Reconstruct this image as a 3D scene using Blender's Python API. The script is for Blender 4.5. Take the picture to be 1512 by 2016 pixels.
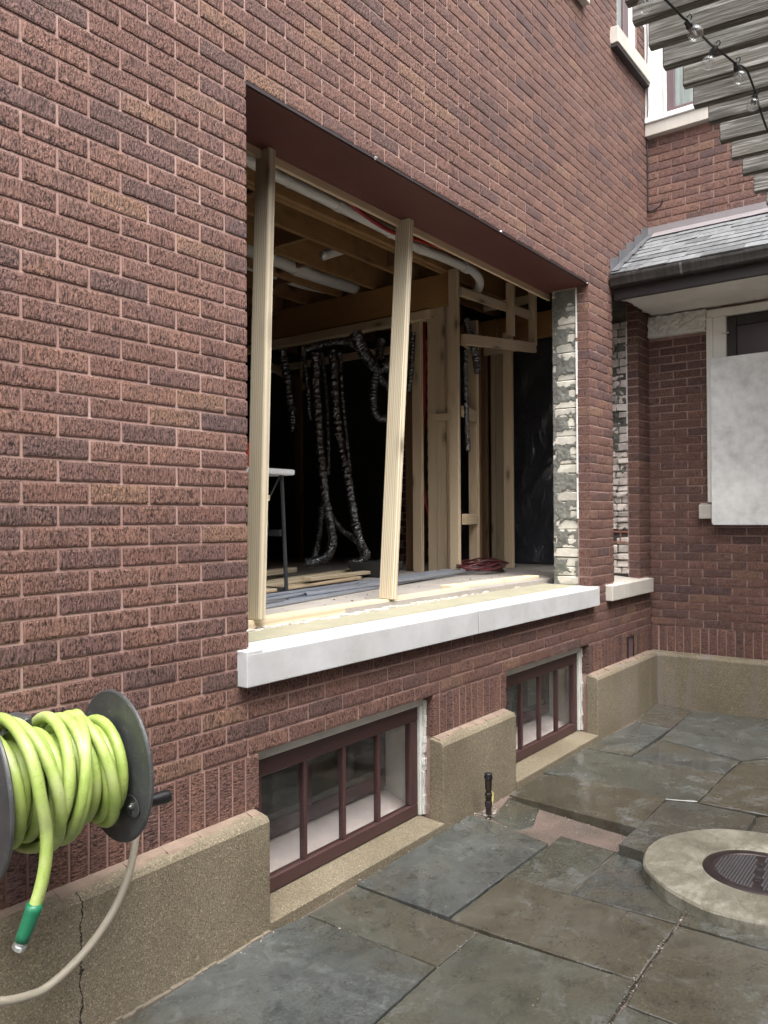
import bpy, bmesh, math, random
import numpy as np
from mathutils import Vector, Matrix, Euler, noise as mnoise
PI = math.pi
rng = np.random.default_rng(7)
random.seed(11)
for o in list(bpy.data.objects): bpy.data.objects.remove(o)
scene = bpy.context.scene

# ------------------------------------------------------------------ camera, sky, sun, exposure
YAW, PITCH, ROLL = math.radians(37.115), math.radians(0.472), math.radians(-0.343)
EYE = Vector((0.0, -2.25, 1.56))
fwd = Vector((math.cos(YAW)*math.cos(PITCH), math.sin(YAW)*math.cos(PITCH), math.sin(PITCH)))
rgt = fwd.cross(Vector((0, 0, 1))).normalized(); upv = rgt.cross(fwd)
rgt, upv = rgt*math.cos(ROLL)+upv*math.sin(ROLL), upv*math.cos(ROLL)-rgt*math.sin(ROLL)
cam_d = bpy.data.cameras.new('camera'); cam = bpy.data.objects.new('camera', cam_d)
scene.collection.objects.link(cam)
cam.matrix_world = Matrix((( rgt.x, upv.x, -fwd.x, EYE.x), (rgt.y, upv.y, -fwd.y, EYE.y), (rgt.z, upv.z, -fwd.z, EYE.z), (0, 0, 0, 1)))
cam_d.sensor_fit = 'VERTICAL'; cam_d.sensor_height = 36.0; cam_d.lens = 36.0*1560.0/2016.0
cam_d.clip_start = 0.05; cam_d.clip_end = 500
scene.camera = cam

SUN_EL, SUN_AZ = 62.0, -125.0            # azimuth the light comes FROM, measured from +x towards +y
w = bpy.data.worlds.new('World'); scene.world = w; w.use_nodes = True
nt = w.node_tree; nt.nodes.clear()
sky = nt.nodes.new('ShaderNodeTexSky'); sky.sky_type = 'NISHITA'; sky.sun_disc = False
sky.sun_elevation = math.radians(SUN_EL); sky.sun_rotation = math.radians(90.0-SUN_AZ)
sky.air_density = 1.0; sky.dust_density = 6.0; sky.ozone_density = 1.0
hs = nt.nodes.new('ShaderNodeHueSaturation'); hs.inputs['Saturation'].default_value = 0.30   # a grey overcast layer
bg = nt.nodes.new('ShaderNodeBackground'); bg.inputs['Strength'].default_value = 0.15
wo = nt.nodes.new('ShaderNodeOutputWorld')
nt.links.new(sky.outputs[0], hs.inputs['Color']); nt.links.new(hs.outputs[0], bg.inputs[0]); nt.links.new(bg.outputs[0], wo.inputs[0])
sun_d = bpy.data.lights.new('sun', 'SUN'); sun_d.energy = 0.6; sun_d.angle = math.radians(40); sun_d.color = (1.0, 0.985, 0.965)
sun = bpy.data.objects.new('sun', sun_d); scene.collection.objects.link(sun)
sd = Vector((math.cos(math.radians(SUN_AZ))*math.cos(math.radians(SUN_EL)), math.sin(math.radians(SUN_AZ))*math.cos(math.radians(SUN_EL)), math.sin(math.radians(SUN_EL))))
sun.rotation_mode = 'QUATERNION'; sun.rotation_quaternion = sd.to_track_quat('Z', 'Y')
sun.location = (0, -6, 9)
vs = scene.view_settings; vs.view_transform = 'Standard'; vs.look = 'None'; vs.exposure = 2.0; vs.gamma = 1.0; vs.use_curve_mapping = False

# ------------------------------------------------------------------ helpers
COL = scene.collection
W = {}
def add(name, mesh, mat=None, parent=None, M=None, smooth=False):
    o = bpy.data.objects.new(name, mesh); COL.objects.link(o)
    M = M or Matrix(); W[o.name] = M
    if parent is not None:
        o.parent = parent; o.matrix_basis = W[parent.name].inverted() @ M
    else: o.matrix_basis = M
    if mat is not None and mesh is not None and not mesh.materials: mesh.materials.append(mat)
    if smooth and mesh is not None:
        mesh.shade_smooth()
    return o
def tag(o, label=None, cat=None, group=None, kind=None):
    if label: o['label'] = label
    if cat: o['category'] = cat
    if group: o['group'] = group
    if kind: o['kind'] = kind
    return o
def thing(name, loc, label, cat, group=None):
    o = add(name, None, M=Matrix.Translation(loc)); o.empty_display_size = 0.1
    return tag(o, label, cat, group)

class MB:
    def __init__(s): s.v = []; s.f = []
    def add(s, vs, fs):
        b = len(s.v); s.v.extend([tuple(p) for p in vs]); s.f.extend([tuple(b+i for i in f) for f in fs]); return s
    def box(s, x0, x1, y0, y1, z0, z1):
        return s.add([(x0,y0,z0),(x1,y0,z0),(x1,y1,z0),(x0,y1,z0),(x0,y0,z1),(x1,y0,z1),(x1,y1,z1),(x0,y1,z1)],
                     [(0,3,2,1),(4,5,6,7),(0,1,5,4),(1,2,6,5),(2,3,7,6),(3,0,4,7)])
    def tube(s, pts, r, n=10, cap=True, wob=0.0, seed=0):
        pts = [Vector(p) for p in pts]; rs = r if isinstance(r, (list, tuple)) else [r]*len(pts)
        rg = random.Random(seed); ref = None; rings = []
        for i, p in enumerate(pts):
            t = (pts[min(i+1, len(pts)-1)]-pts[max(i-1, 0)]).normalized()
            if ref is None:
                ref = Vector((0,0,1)) if abs(t.z) < 0.9 else Vector((1,0,0))
            a = (ref-t*ref.dot(t)).normalized(); b = t.cross(a); ref = a
            ring = []
            for k in range(n):
                q = 2*PI*k/n; rr = rs[i]*(1+wob*(rg.random()-0.5))
                ring.append(p+(a*math.cos(q)+b*math.sin(q))*rr)
            rings.append(ring)
        vs = [q for ring in rings for q in ring]; fs = []
        for i in range(len(rings)-1):
            for k in range(n):
                k2 = (k+1) % n; fs.append((i*n+k, i*n+k2, (i+1)*n+k2, (i+1)*n+k))
        if cap: fs.append(tuple(range(n-1, -1, -1))); fs.append(tuple((len(rings)-1)*n+k for k in range(n)))
        return s.add(vs, fs)
    def prism(s, poly, axis, a, b):
        # poly: 2-D outline; axis 'y': poly is (x,z) swept from y=a to y=b; 'x': (y,z); 'z': (x,y)
        def P(q, t):
            return {'y': (q[0], t, q[1]), 'x': (t, q[0], q[1]), 'z': (q[0], q[1], t)}[axis]
        n = len(poly); vs = [P(q, a) for q in poly]+[P(q, b) for q in poly]
        fs = [tuple(range(n-1, -1, -1)), tuple(range(n, 2*n))]+[(i, (i+1) % n, n+(i+1) % n, n+i) for i in range(n)]
        return s.add(vs, fs)
    def mesh(s, name, bevel=0.0, seg=1):
        me = bpy.data.meshes.new(name); me.from_pydata(s.v, [], s.f); me.update()
        bm = bmesh.new(); bm.from_mesh(me); bmesh.ops.recalc_face_normals(bm, faces=bm.faces)
        if bevel > 0:
            es = [e for e in bm.edges if len(e.link_faces) == 2 and e.calc_face_angle(0) > 0.6]
            bmesh.ops.bevel(bm, geom=es, offset=bevel, segments=seg, affect='EDGES', profile=0.5, clamp_overlap=True)
        bm.to_mesh(me); bm.free(); return me
    def build(s, name, mat, parent=None, bevel=0.0, seg=1, smooth=False):
        me = s.mesh(name, bevel, seg); o = add(name, me, mat, parent, smooth=smooth)
        return o
def smooth_by_angle(o, ang=40):
    try:
        o.data.shade_smooth(); o.data.set_sharp_from_angle(angle=math.radians(ang))
    except Exception: pass
    return o
def catmull(P, n=8):
    P = [Vector(p) for p in P]; out = []
    for i in range(len(P)-1):
        p0 = P[max(i-1, 0)]; p1 = P[i]; p2 = P[i+1]; p3 = P[min(i+2, len(P)-1)]
        for k in range(n):
            t = k/n
            out.append(0.5*((2*p1)+(p2-p0)*t+(2*p0-5*p1+4*p2-p3)*t*t+(3*p1-p0-3*p2+p3)*t*t*t))
    out.append(P[-1]); return out
def board(name, A, B, w_, t_, wdir, mat, parent=None, bevel=0.003):
    """timber from A to B (centre line), width w_ along wdir, thickness t_ along the third axis"""
    A = Vector(A); B = Vector(B); X = (B-A).normalized(); wd = Vector(wdir); Yv = (wd-X*wd.dot(X)).normalized(); Zv = X.cross(Yv)
    L = (B-A).length; m = MB().box(0, L, -w_/2, w_/2, -t_/2, t_/2)
    me = m.mesh(name, bevel)
    M = Matrix(((X.x, Yv.x, Zv.x, A.x), (X.y, Yv.y, Zv.y, A.y), (X.z, Yv.z, Zv.z, A.z), (0, 0, 0, 1)))
    return add(name, me, mat, parent, M)

# ------------------------------------------------------------------ materials
class NT:
    def __init__(s, name):
        s.m = bpy.data.materials.new(name); s.m.use_nodes = True; s.t = s.m.node_tree; s.t.nodes.clear()
        s.out = s.t.nodes.new('ShaderNodeOutputMaterial'); s.b = s.n('ShaderNodeBsdfPrincipled'); s.l(s.b.outputs[0], s.out.inputs[0])
    def l(s, a, b): s.t.links.new(a, b)
    def n(s, typ, props=None, **ins):
        nd = s.t.nodes.new(typ)
        for k, v in (props or {}).items(): setattr(nd, k, v)
        for k, v in ins.items():
            key = int(k[1:]) if k[0] == 'i' and k[1:].isdigit() else k.replace('_', ' ')
            s.set(nd.inputs[key], v)
        return nd
    def set(s, sock, v):
        if isinstance(v, bpy.types.NodeSocket): s.l(v, sock)
        else:
            if hasattr(sock.default_value, '__len__') and not hasattr(v, '__len__'): v = [v]*len(sock.default_value)
            if sock.type == 'RGBA' and len(v) == 3: v = (*v, 1)
            sock.default_value = v
    def math(s, op, a, b=0.0, clamp=False): return s.n('ShaderNodeMath', {'operation': op, 'use_clamp': clamp}, i0=a, i1=b).outputs[0]
    def mix(s, f, a, b, blend='MIX'):
        nd = s.t.nodes.new('ShaderNodeMix'); nd.data_type = 'RGBA'; nd.blend_type = blend
        s.set(nd.inputs[0], f); s.set(nd.inputs[6], a); s.set(nd.inputs[7], b); return nd.outputs[2]
    def noise(s, vec, scale, detail=3.0, rough=0.55, dist=0.0):
        return s.n('ShaderNodeTexNoise', Vector=vec, Scale=scale, Detail=detail, Roughness=rough, Distortion=dist).outputs['Fac']
    def scale(s, vec, sc):
        return s.n('ShaderNodeVectorMath', {'operation': 'MULTIPLY'}, i0=vec, i1=sc).outputs[0]
    def ramp(s, f, stops, interp='LINEAR'):
        nd = s.t.nodes.new('ShaderNodeValToRGB'); s.l(f, nd.inputs[0]); cr = nd.color_ramp; cr.interpolation = interp
        while len(cr.elements) < len(stops): cr.elements.new(0.5)
        for e, (p, c) in zip(cr.elements, stops):
            e.position = p; e.color = (*c, 1) if hasattr(c, '__len__') else (c, c, c, 1)
        return nd.outputs[0]
    def pos(s): return s.n('ShaderNodeNewGeometry').outputs['Position']
    def objc(s): return s.n('ShaderNodeTexCoord').outputs['Object']
    def rnd(s):
        a = s.n('ShaderNodeObjectInfo').outputs['Random']; b = s.n('ShaderNodeNewGeometry').outputs['Random Per Island']
        return s.math('FRACT', s.math('ADD', s.math('MULTIPLY', a, 7.31), s.math('MULTIPLY', b, 3.17)))
    def bump(s, h, strength=0.5, dist=0.003, nrm=None):
        nd = s.n('ShaderNodeBump', Strength=strength, Distance=dist, Height=h)
        if nrm is not None: s.l(nrm, nd.inputs['Normal'])
        s.l(nd.outputs[0], s.b.inputs['Normal']); return nd.outputs[0]
    def fin(s, col=None, rough=None, metal=None, spec=None):
        if col is not None: s.set(s.b.inputs['Base Color'], col)
        if rough is not None: s.set(s.b.inputs['Roughness'], rough)
        if metal is not None: s.set(s.b.inputs['Metallic'], metal)
        if spec is not None: s.set(s.b.inputs['Specular IOR Level'], spec)
        return s.m

def simple(name, col, rough=0.6, var=0.25, sc=8.0, bump=0.2, bd=0.002, metal=0.0, spec=0.5, stretch=None, bsc=None, objvar=0.0):
    k = NT(name); p = k.pos() if stretch is None else k.scale(k.pos(), stretch)
    f = k.noise(p, sc, 5, 0.6); f2 = k.noise(p, bsc or sc*9, 4, 0.6)
    lo = tuple(c*(1-var) for c in col); hi = tuple(min(1, c*(1+var)) for c in col)
    c = k.ramp(k.math('ADD', k.math('MULTIPLY', f, 0.7), k.math('MULTIPLY', f2, 0.3)), [(0.3, lo), (0.7, hi)])
    if objvar:
        v = k.math('ADD', 1-objvar, k.math('MULTIPLY', k.n('ShaderNodeObjectInfo').outputs['Random'], 2*objvar))
        c = k.mix(1.0, c, k.n('ShaderNodeCombineColor', i0=v, i1=v, i2=v).outputs[0], 'MULTIPLY')
    if bump: k.bump(f2, bump, bd)
    rr = k.math('ADD', rough-0.08, k.math('MULTIPLY', f, 0.16))
    return k.fin(c, rr, metal, spec)

def brick_mat(name, soldier=False):
    k = NT(name); p = k.pos(); sp = k.n('ShaderNodeSeparateXYZ', i0=p)
    u = k.math('ADD', sp.outputs[0], sp.outputs[1]); z = sp.outputs[2]
    a, b = (z, u) if soldier else (u, z)
    rr_ = k.rnd(); ofs = k.math('MULTIPLY', rr_, 40.0)
    v0 = k.n('ShaderNodeCombineXYZ', i0=k.math('MULTIPLY', a, 205.0), i1=k.math('MULTIPLY', b, 34.0), i2=ofs).outputs[0]
    v1 = k.n('ShaderNodeCombineXYZ', i0=k.math('MULTIPLY', a, 195.0), i1=k.math('MULTIPLY', b, 90.0), i2=ofs).outputs[0]
    torn = k.ramp(k.noise(p, 9.0, 3, 0.6), [(0.38, 0.30), (0.58, 0.95)])            # some faces stay combed, others are torn
    h1 = k.math('ADD', k.math('MULTIPLY', k.noise(v0, 1.0, 1.5, 0.5, 0.1), k.math('SUBTRACT', 1.0, torn)), k.math('MULTIPLY', k.noise(v1, 1.0, 2.0, 0.55, 0.25), torn))
    v2 = k.n('ShaderNodeCombineXYZ', i0=k.math('MULTIPLY', a, 330.0), i1=k.math('MULTIPLY', b, 230.0)).outputs[0]
    h2 = k.noise(v2, 1.0, 2.0, 0.6)
    h = k.math('ADD', k.math('MULTIPLY', h1, 0.75), k.math('MULTIPLY', h2, 0.25))
    r = rr_
    base = k.ramp(r, [(0.0, (0.106, 0.062, 0.054)), (0.07, (0.134, 0.073, 0.059)), (0.34, (0.148, 0.081, 0.064)), (0.56, (0.138, 0.073, 0.058)),
                      (0.72, (0.164, 0.089, 0.068)), (0.86, (0.124, 0.070, 0.060)), (0.94, (0.176, 0.102, 0.072)), (0.98, (0.098, 0.060, 0.056))], 'CONSTANT')
    fl = k.noise(p, 7.0, 4, 0.65)                                   # flashing across one brick and the next
    base = k.mix(k.ramp(fl, [(0.48, 0.0), (0.72, 0.50)]), base, (0.095, 0.062, 0.062))
    fo = k.noise(k.scale(p, (1.3, 1.3, 1.6)), 5.0, 3, 0.6)
    base = k.mix(k.ramp(fo, [(0.60, 0.0), (0.80, 0.30)]), base, (0.26, 0.135, 0.07))
    groove_shade = k.ramp(h, [(0.37, 0.10), (0.45, 0.55), (0.50, 1.0), (0.57, 1.30), (0.68, 1.7)])    # shade of the wire-cut grooves painted into the colour, clay lightened on the ridges
    c = k.mix(1.0, base, groove_shade, 'MULTIPLY')
    lim = k.math('MULTIPLY', k.ramp(k.noise(p, 19.0, 3, 0.6), [(0.60, 0.0), (0.80, 0.40)]), k.ramp(h1, [(0.45, 0.0), (0.6, 1.0)]))
    c = k.mix(lim, c, (0.36, 0.25, 0.22))                          # mortar smears
    k.bump(h, 0.8, 0.004)
    return k.fin(c, 0.82, 0.0, 0.3)
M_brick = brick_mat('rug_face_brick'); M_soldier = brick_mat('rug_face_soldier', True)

def mortar_mat():
    k = NT('pink_mortar'); p = k.pos()
    f = k.noise(p, 3.0, 5, 0.6); g = k.noise(p, 90.0, 4, 0.6)
    c = k.ramp(f, [(0.3, (0.25, 0.150, 0.125)), (0.5, (0.33, 0.212, 0.182)), (0.72, (0.44, 0.31, 0.275))])
    c = k.mix(k.ramp(g, [(0.30, 0.25), (0.5, 0.0)]), c, (0.20, 0.12, 0.105))
    wsh = k.ramp(k.noise(p, 14.0, 4, 0.65), [(0.58, 0.0), (0.74, 0.55)])
    c = k.mix(wsh, c, (0.50, 0.40, 0.36))
    k.bump(g, 0.5, 0.003); return k.fin(c, 0.9, 0, 0.25)
M_mortar = mortar_mat()

def concrete_base_mat():
    k = NT('exposed_aggregate'); p = k.pos()
    f = k.noise(p, 2.2, 5, 0.6); vo = k.n('ShaderNodeTexVoronoi', Vector=p, Scale=230.0)
    g = k.noise(p, 210.0, 3, 0.6)
    c = k.ramp(f, [(0.3, (0.160, 0.132, 0.086)), (0.52, (0.205, 0.172, 0.117)), (0.75, (0.25, 0.214, 0.152))])
    sepc = k.n('ShaderNodeSeparateColor', i0=vo.outputs['Color'])
    spk = k.ramp(sepc.outputs[0], [(0.0, 0.62), (0.22, 0.88), (0.72, 1.04), (0.92, 1.45)], 'CONSTANT')
    c = k.mix(1.0, c, spk, 'MULTIPLY')
    c = k.mix(k.ramp(g, [(0.60, 0.0), (0.70, 0.5)]), c, (0.44, 0.39, 0.28))
    sp = k.n('ShaderNodeSeparateXYZ', i0=p)
    # hairline crack, rust and lime runs
    cr = k.math('ABSOLUTE', k.math('ADD', k.math('SUBTRACT', sp.outputs[0], 1.352), k.math('MULTIPLY', k.math('SUBTRACT', k.noise(p, 14.0, 4, 0.7), 0.5), 0.05)))
    c = k.mix(k.math('LESS_THAN', cr, 0.0022), c, (0.02, 0.016, 0.012))
    st = k.noise(k.scale(p, (9.0, 9.0, 0.8)), 1.0, 4, 0.6)
    far = k.math('MULTIPLY', k.ramp(st, [(0.48, 0.0), (0.66, 0.65)]), k.ramp(k.math('MULTIPLY', sp.outputs[0], 0.1), [(0.53, 0.0), (0.60, 1.0)]))
    c = k.mix(far, c, (0.20, 0.175, 0.165))
    h = k.math('ADD', k.math('MULTIPLY', vo.outputs['Distance'], 0.8), g)
    k.bump(h, 0.55, 0.003); return k.fin(c, k.ramp(f, [(0.3, 0.62), (0.7, 0.85)]), 0, 0.4)
M_base = concrete_base_mat()

def limestone_mat(name, streak=0.35, base=(0.50, 0.505, 0.51)):
    k = NT(name); p = k.pos()
    f = k.noise(p, 5.0, 5, 0.6); s_ = k.noise(k.scale(p, (42.0, 42.0, 1.6)), 1.0, 3, 0.6); g = k.noise(p, 140.0, 3, 0.6)
    c = k.ramp(f, [(0.3, tuple(0.86*v for v in base)), (0.7, tuple(min(1, 1.08*v) for v in base))])
    c = k.mix(k.math('MULTIPLY', k.ramp(s_, [(0.5, 0.0), (0.72, 1.0)]), streak), c, (0.42, 0.39, 0.35))
    blot = k.ramp(k.noise(p, 11.0, 4, 0.7), [(0.62, 0.0), (0.72, 0.35)])
    c = k.mix(blot, c, (0.44, 0.38, 0.34)); c = k.mix(k.ramp(k.noise(k.scale(p, (1.2, 3, 2)), 3.0, 6, 0.7), [(0.50, 0.0), (0.66, 0.40)]), c, (0.40, 0.39, 0.365))
    k.bump(g, 0.25, 0.002); return k.fin(c, 0.7, 0, 0.35)
M_lime = limestone_mat('limestone', 0.12); M_lime_old = limestone_mat('weathered_limestone', 0.75, (0.50, 0.47, 0.42))

def wood_mat(name, c0, c1, grain=1.0, rough=0.6, knots=True, dirt=0.0, dirtc=(0.1, 0.08, 0.06)):
    k = NT(name); p = k.objc(); r = k.n('ShaderNodeObjectInfo').outputs['Random']
    off = k.n('ShaderNodeCombineXYZ', i0=k.math('MULTIPLY', r, 37.0), i1=k.math('MULTIPLY', r, 11.0), i2=k.math('MULTIPLY', r, 5.0)).outputs[0]
    q = k.n('ShaderNodeVectorMath', {'operation': 'ADD'}, i0=p, i1=off).outputs[0]
    warp = k.noise(k.scale(q, (1.6, 7.0, 7.0)), 1.0, 2, 0.5)
    ring = k.n('ShaderNodeTexWave', {'wave_type': 'RINGS', 'rings_direction': 'X', 'wave_profile': 'SIN'}, Vector=k.scale(q, (0.35, 9.0, 9.0)), Scale=3.2*grain, Distortion=3.0, Detail=2.0, Detail_Scale=1.2).outputs['Fac']
    fib = k.noise(k.scale(q, (3.0, 220.0, 220.0)), 1.0, 3, 0.6)
    f = k.math('ADD', k.math('MULTIPLY', ring, 0.40), k.math('ADD', k.math('MULTIPLY', fib, 0.35), k.math('MULTIPLY', warp, 0.35)))
    c = k.ramp(f, [(0.25, c0), (0.75, c1)])
    if knots:
        vo = k.n('ShaderNodeTexVoronoi', Vector=k.scale(q, (2.3, 6.5, 6.5)), Scale=1.0).outputs['Distance']
        c = k.mix(k.ramp(vo, [(0.07, 0.9), (0.13, 0.0)]), c, tuple(v*0.28 for v in c0))
        c = k.mix(k.ramp(vo, [(0.12, 0.45), (0.26, 0.0)]), c, tuple(v*0.62 for v in c0))
    if dirt:
        d = k.noise(q, 6.0, 4, 0.65)
        c = k.mix(k.math('MULTIPLY', k.ramp(d, [(0.45, 0.0), (0.7, 1.0)]), dirt), c, dirtc)
    v = k.math('ADD', 0.86, k.math('MULTIPLY', r, 0.28))
    c = k.mix(1.0, c, k.n('ShaderNodeCombineColor', i0=v, i1=v, i2=v).outputs[0], 'MULTIPLY')
    k.bump(f, 0.25, 0.002); return k.fin(c, rough, 0, 0.35)
M_post = wood_mat('treated_pine', (0.37, 0.31, 0.205), (0.62, 0.545, 0.41))
M_pine = wood_mat('fresh_spruce', (0.50, 0.40, 0.26), (0.72, 0.62, 0.45))
M_stud = wood_mat('stud_timber', (0.44, 0.335, 0.215), (0.64, 0.51, 0.345))
M_joist = wood_mat('old_joist', (0.20, 0.105, 0.042), (0.38, 0.225, 0.10), dirt=0.5, dirtc=(0.10, 0.06, 0.035))
M_beam = wood_mat('laminated_beam', (0.27, 0.135, 0.05), (0.42, 0.24, 0.095), knots=True)
M_oldwood = wood_mat('aged_lumber', (0.13, 0.07, 0.035), (0.22, 0.13, 0.07))

def greywood_mat():
    k = NT('weathered_cedar'); p = k.objc(); r = k.n('ShaderNodeObjectInfo').outputs['Random']
    off = k.n('ShaderNodeCombineXYZ', i0=k.math('MULTIPLY', r, 31.0), i1=k.math('MULTIPLY', r, 13.0), i2=k.math('MULTIPLY', r, 7.0)).outputs[0]
    q = k.n('ShaderNodeVectorMath', {'operation': 'ADD'}, i0=p, i1=off).outputs[0]
    fib = k.noise(k.scale(q, (5.0, 90.0, 90.0)), 1.0, 4, 0.65, 0.4); big = k.noise(k.scale(q, (1.5, 10.0, 10.0)), 1.0, 3, 0.6)
    c = k.ramp(fib, [(0.34, (0.050, 0.045, 0.038)), (0.50, (0.130, 0.122, 0.112)), (0.66, (0.34, 0.33, 0.325))])
    c = k.mix(k.ramp(big, [(0.45, 0.0), (0.72, 0.6)]), c, (0.10, 0.095, 0.075))
    vo = k.n('ShaderNodeTexVoronoi', Vector=k.scale(q, (1.7, 7.5, 7.5)), Scale=1.0).outputs['Distance']
    c = k.mix(k.ramp(vo, [(0.07, 0.85), (0.13, 0.0)]), c, (0.06, 0.05, 0.045))
    tv = k.math('ADD', 0.68, k.math('MULTIPLY', r, 0.55)); c = k.mix(1.0, c, k.n('ShaderNodeCombineColor', i0=tv, i1=tv, i2=k.math('MULTIPLY', tv, 0.97)).outputs[0], 'MULTIPLY')
    k.bump(k.math('ADD', fib, k.math('MULTIPLY', vo, 0.3)), 0.8, 0.004); return k.fin(c, 0.72, 0, 0.35)
M_cedar = greywood_mat()

def slate_stone_mat(name, cols, wet=0.5):
    """bluestone: cleft relief, damp film with drier pale scuffs"""
    k = NT(name); p = k.pos(); r = k.n('ShaderNodeObjectInfo').outputs['Random']
    off = k.n('ShaderNodeCombineXYZ', i0=k.math('MULTIPLY', r, 23.0), i1=k.math('MULTIPLY', r, 57.0), i2=0.0).outputs[0]
    q = k.n('ShaderNodeVectorMath', {'operation': 'ADD'}, i0=p, i1=off).outputs[0]
    f = k.noise(q, 2.6, 6, 0.62, 0.6); cl = k.noise(k.scale(q, (3.0, 9.0, 3.0)), 1.0, 6, 0.62, 0.8); g = k.noise(q, 85.0, 5, 0.65)
    c = k.ramp(f, [(0.30, cols[0]), (0.50, cols[1]), (0.70, cols[2])])
    c = k.mix(1.0, c, k.ramp(g, [(0.3, 0.78), (0.5, 1.0), (0.7, 1.22)]), 'MULTIPLY')
    c = k.mix(k.ramp(k.noise(q, 1.3, 5, 0.6, 0.8), [(0.44, 0.0), (0.60, 0.75)]), c, k.mix(1.0, (0.072, 0.065, 0.046), k.ramp(g, [(0.3, 0.70), (0.5, 1.0), (0.7, 1.32)]), 'MULTIPLY'))
    mid = k.noise(q, 11.0, 6, 0.7, 0.4)
    c = k.mix(k.ramp(mid, [(0.36, 0.45), (0.50, 0.0)]), c, tuple(v*0.55 for v in cols[0]))
    sc = k.math('ADD', k.ramp(k.noise(q, 5.5, 7, 0.74, 1.2), [(0.57, 0.0), (0.64, 0.30), (0.74, 0.55)]), k.math('MULTIPLY', k.ramp(k.noise(q, 2.3, 6, 0.7, 0.9), [(0.54, 0.0), (0.62, 0.45)]), k.ramp(k.noise(q, 24.0, 5, 0.7), [(0.42, 0.2), (0.58, 1.0)])), True)
    c = k.mix(sc, c, (0.165, 0.175, 0.17))
    vein = k.math('ABSOLUTE', k.math('SUBTRACT', k.noise(k.scale(q, (1.0, 2.0, 1.0)), 1.9, 5, 0.62, 0.5), 0.5))
    c = k.mix(k.ramp(vein, [(0.0, 0.55), (0.006, 0.0)]), c, (0.03, 0.03, 0.028))
    damp = k.ramp(k.noise(q, 1.7, 5, 0.6, 0.7), [(0.40, 0.0), (0.56, 1.0)])
    ro = k.math('ADD', k.math('SUBTRACT', 0.36, k.math('MULTIPLY', damp, 0.27*(0.6+0.4*wet)*2*0.75)), k.math('MULTIPLY', g, 0.10))
    steps = k.ramp(cl, [(0.0, 0.0), (0.38, 0.1), (0.42, 0.35), (0.5, 0.4), (0.53, 0.65), (0.62, 0.7), (0.65, 0.95), (1.0, 1.0)])
    h = k.math('ADD', k.math('MULTIPLY', steps, 0.75), k.math('MULTIPLY', k.math('ADD', g, mid), 0.16))
    k.bump(h, 0.28, 0.004); return k.fin(c, ro, 0, 0.65)
M_flag = [slate_stone_mat('bluestone_green', ((0.050, 0.052, 0.042), (0.072, 0.074, 0.060), (0.092, 0.093, 0.078))),
          slate_stone_mat('bluestone_grey', ((0.050, 0.054, 0.050), (0.073, 0.079, 0.075), (0.100, 0.107, 0.103)), 0.65),
          slate_stone_mat('bluestone_brown', ((0.052, 0.047, 0.033), (0.074, 0.067, 0.048), (0.094, 0.087, 0.066)), 0.35),
          slate_stone_mat('bluestone_dark', ((0.042, 0.046, 0.044), (0.060, 0.065, 0.062), (0.082, 0.088, 0.085)), 0.6),
          slate_stone_mat('bluestone_plum', ((0.056, 0.047, 0.044), (0.078, 0.066, 0.062), (0.098, 0.087, 0.082)), 0.4)]
def bedding_mat():
    k = NT('sandy_bedding'); p = k.pos(); g = k.noise(p, 60.0, 5, 0.7); f = k.noise(p, 4.0, 4, 0.6)
    vo = k.n('ShaderNodeTexVoronoi', Vector=p, Scale=95.0)
    c = k.ramp(f, [(0.35, (0.095, 0.078, 0.062)), (0.6, (0.165, 0.118, 0.098))])
    c = k.mix(k.ramp(vo.outputs['Distance'], [(0.10, 0.8), (0.28, 0.0)]), c, (0.34, 0.26, 0.22))
    k.bump(k.math('ADD', g, vo.outputs['Distance']), 0.9, 0.008); return k.fin(c, 0.8, 0, 0.4)
M_bed = bedding_mat()
M_soil = simple('soil', (0.10, 0.085, 0.06), 0.9, 0.4, 3.0, 0.5, 0.01)
M_ring = None
def ring_mat():
    k = NT('weathered_concrete'); p = k.pos(); f = k.noise(p, 6.0, 6, 0.65, 0.5); g = k.noise(p, 120.0, 4, 0.65); m_ = k.noise(k.scale(p, (1, 2.2, 1)), 13.0, 5, 0.7)
    c = k.ramp(f, [(0.30, (0.10, 0.092, 0.068)), (0.5, (0.185, 0.172, 0.132)), (0.68, (0.31, 0.295, 0.24))])
    c = k.mix(k.ramp(m_, [(0.36, 0.65), (0.52, 0.0)]), c, (0.115, 0.105, 0.07))
    c = k.mix(k.ramp(g, [(0.6, 0.0), (0.75, 0.6)]), c, (0.55, 0.52, 0.44))
    k.bump(k.math('ADD', g, m_), 0.6, 0.004); return k.fin(c, 0.78, 0, 0.4)
M_ring = ring_mat()
M_iron = simple('cast_iron', (0.055, 0.041, 0.041), 0.42, 0.35, 14.0, 0.3, 0.001, 0.6)
M_maroon = simple('maroon_paint', (0.060, 0.028, 0.027), 0.45, 0.16, 5.0, 0.12, 0.001)
def primer_mat():
    k = NT('primed_steel'); p = k.pos(); f = k.noise(p, 3.0, 5, 0.6)
    c = k.ramp(f, [(0.35, (0.105, 0.036, 0.031)), (0.7, (0.135, 0.048, 0.041))])
    s_ = k.noise(k.scale(p, (3.0, 16.0, 1.0)), 1.4, 6, 0.72, 0.8)
    c = k.mix(k.math('MULTIPLY', k.ramp(s_, [(0.60, 0.0), (0.70, 0.30)]), k.ramp(k.noise(p, 1.1, 2, 0.5), [(0.48, 0.0), (0.6, 1.0)])), c, (0.26, 0.19, 0.18))
    k.bump(k.noise(p, 60, 3, 0.6), 0.08, 0.001); return k.fin(c, 0.5, 0, 0.4)
M_primer = primer_mat()
M_white = simple('white_paint', (0.70, 0.71, 0.69), 0.45, 0.06, 4.0, 0.1, 0.001)
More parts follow.
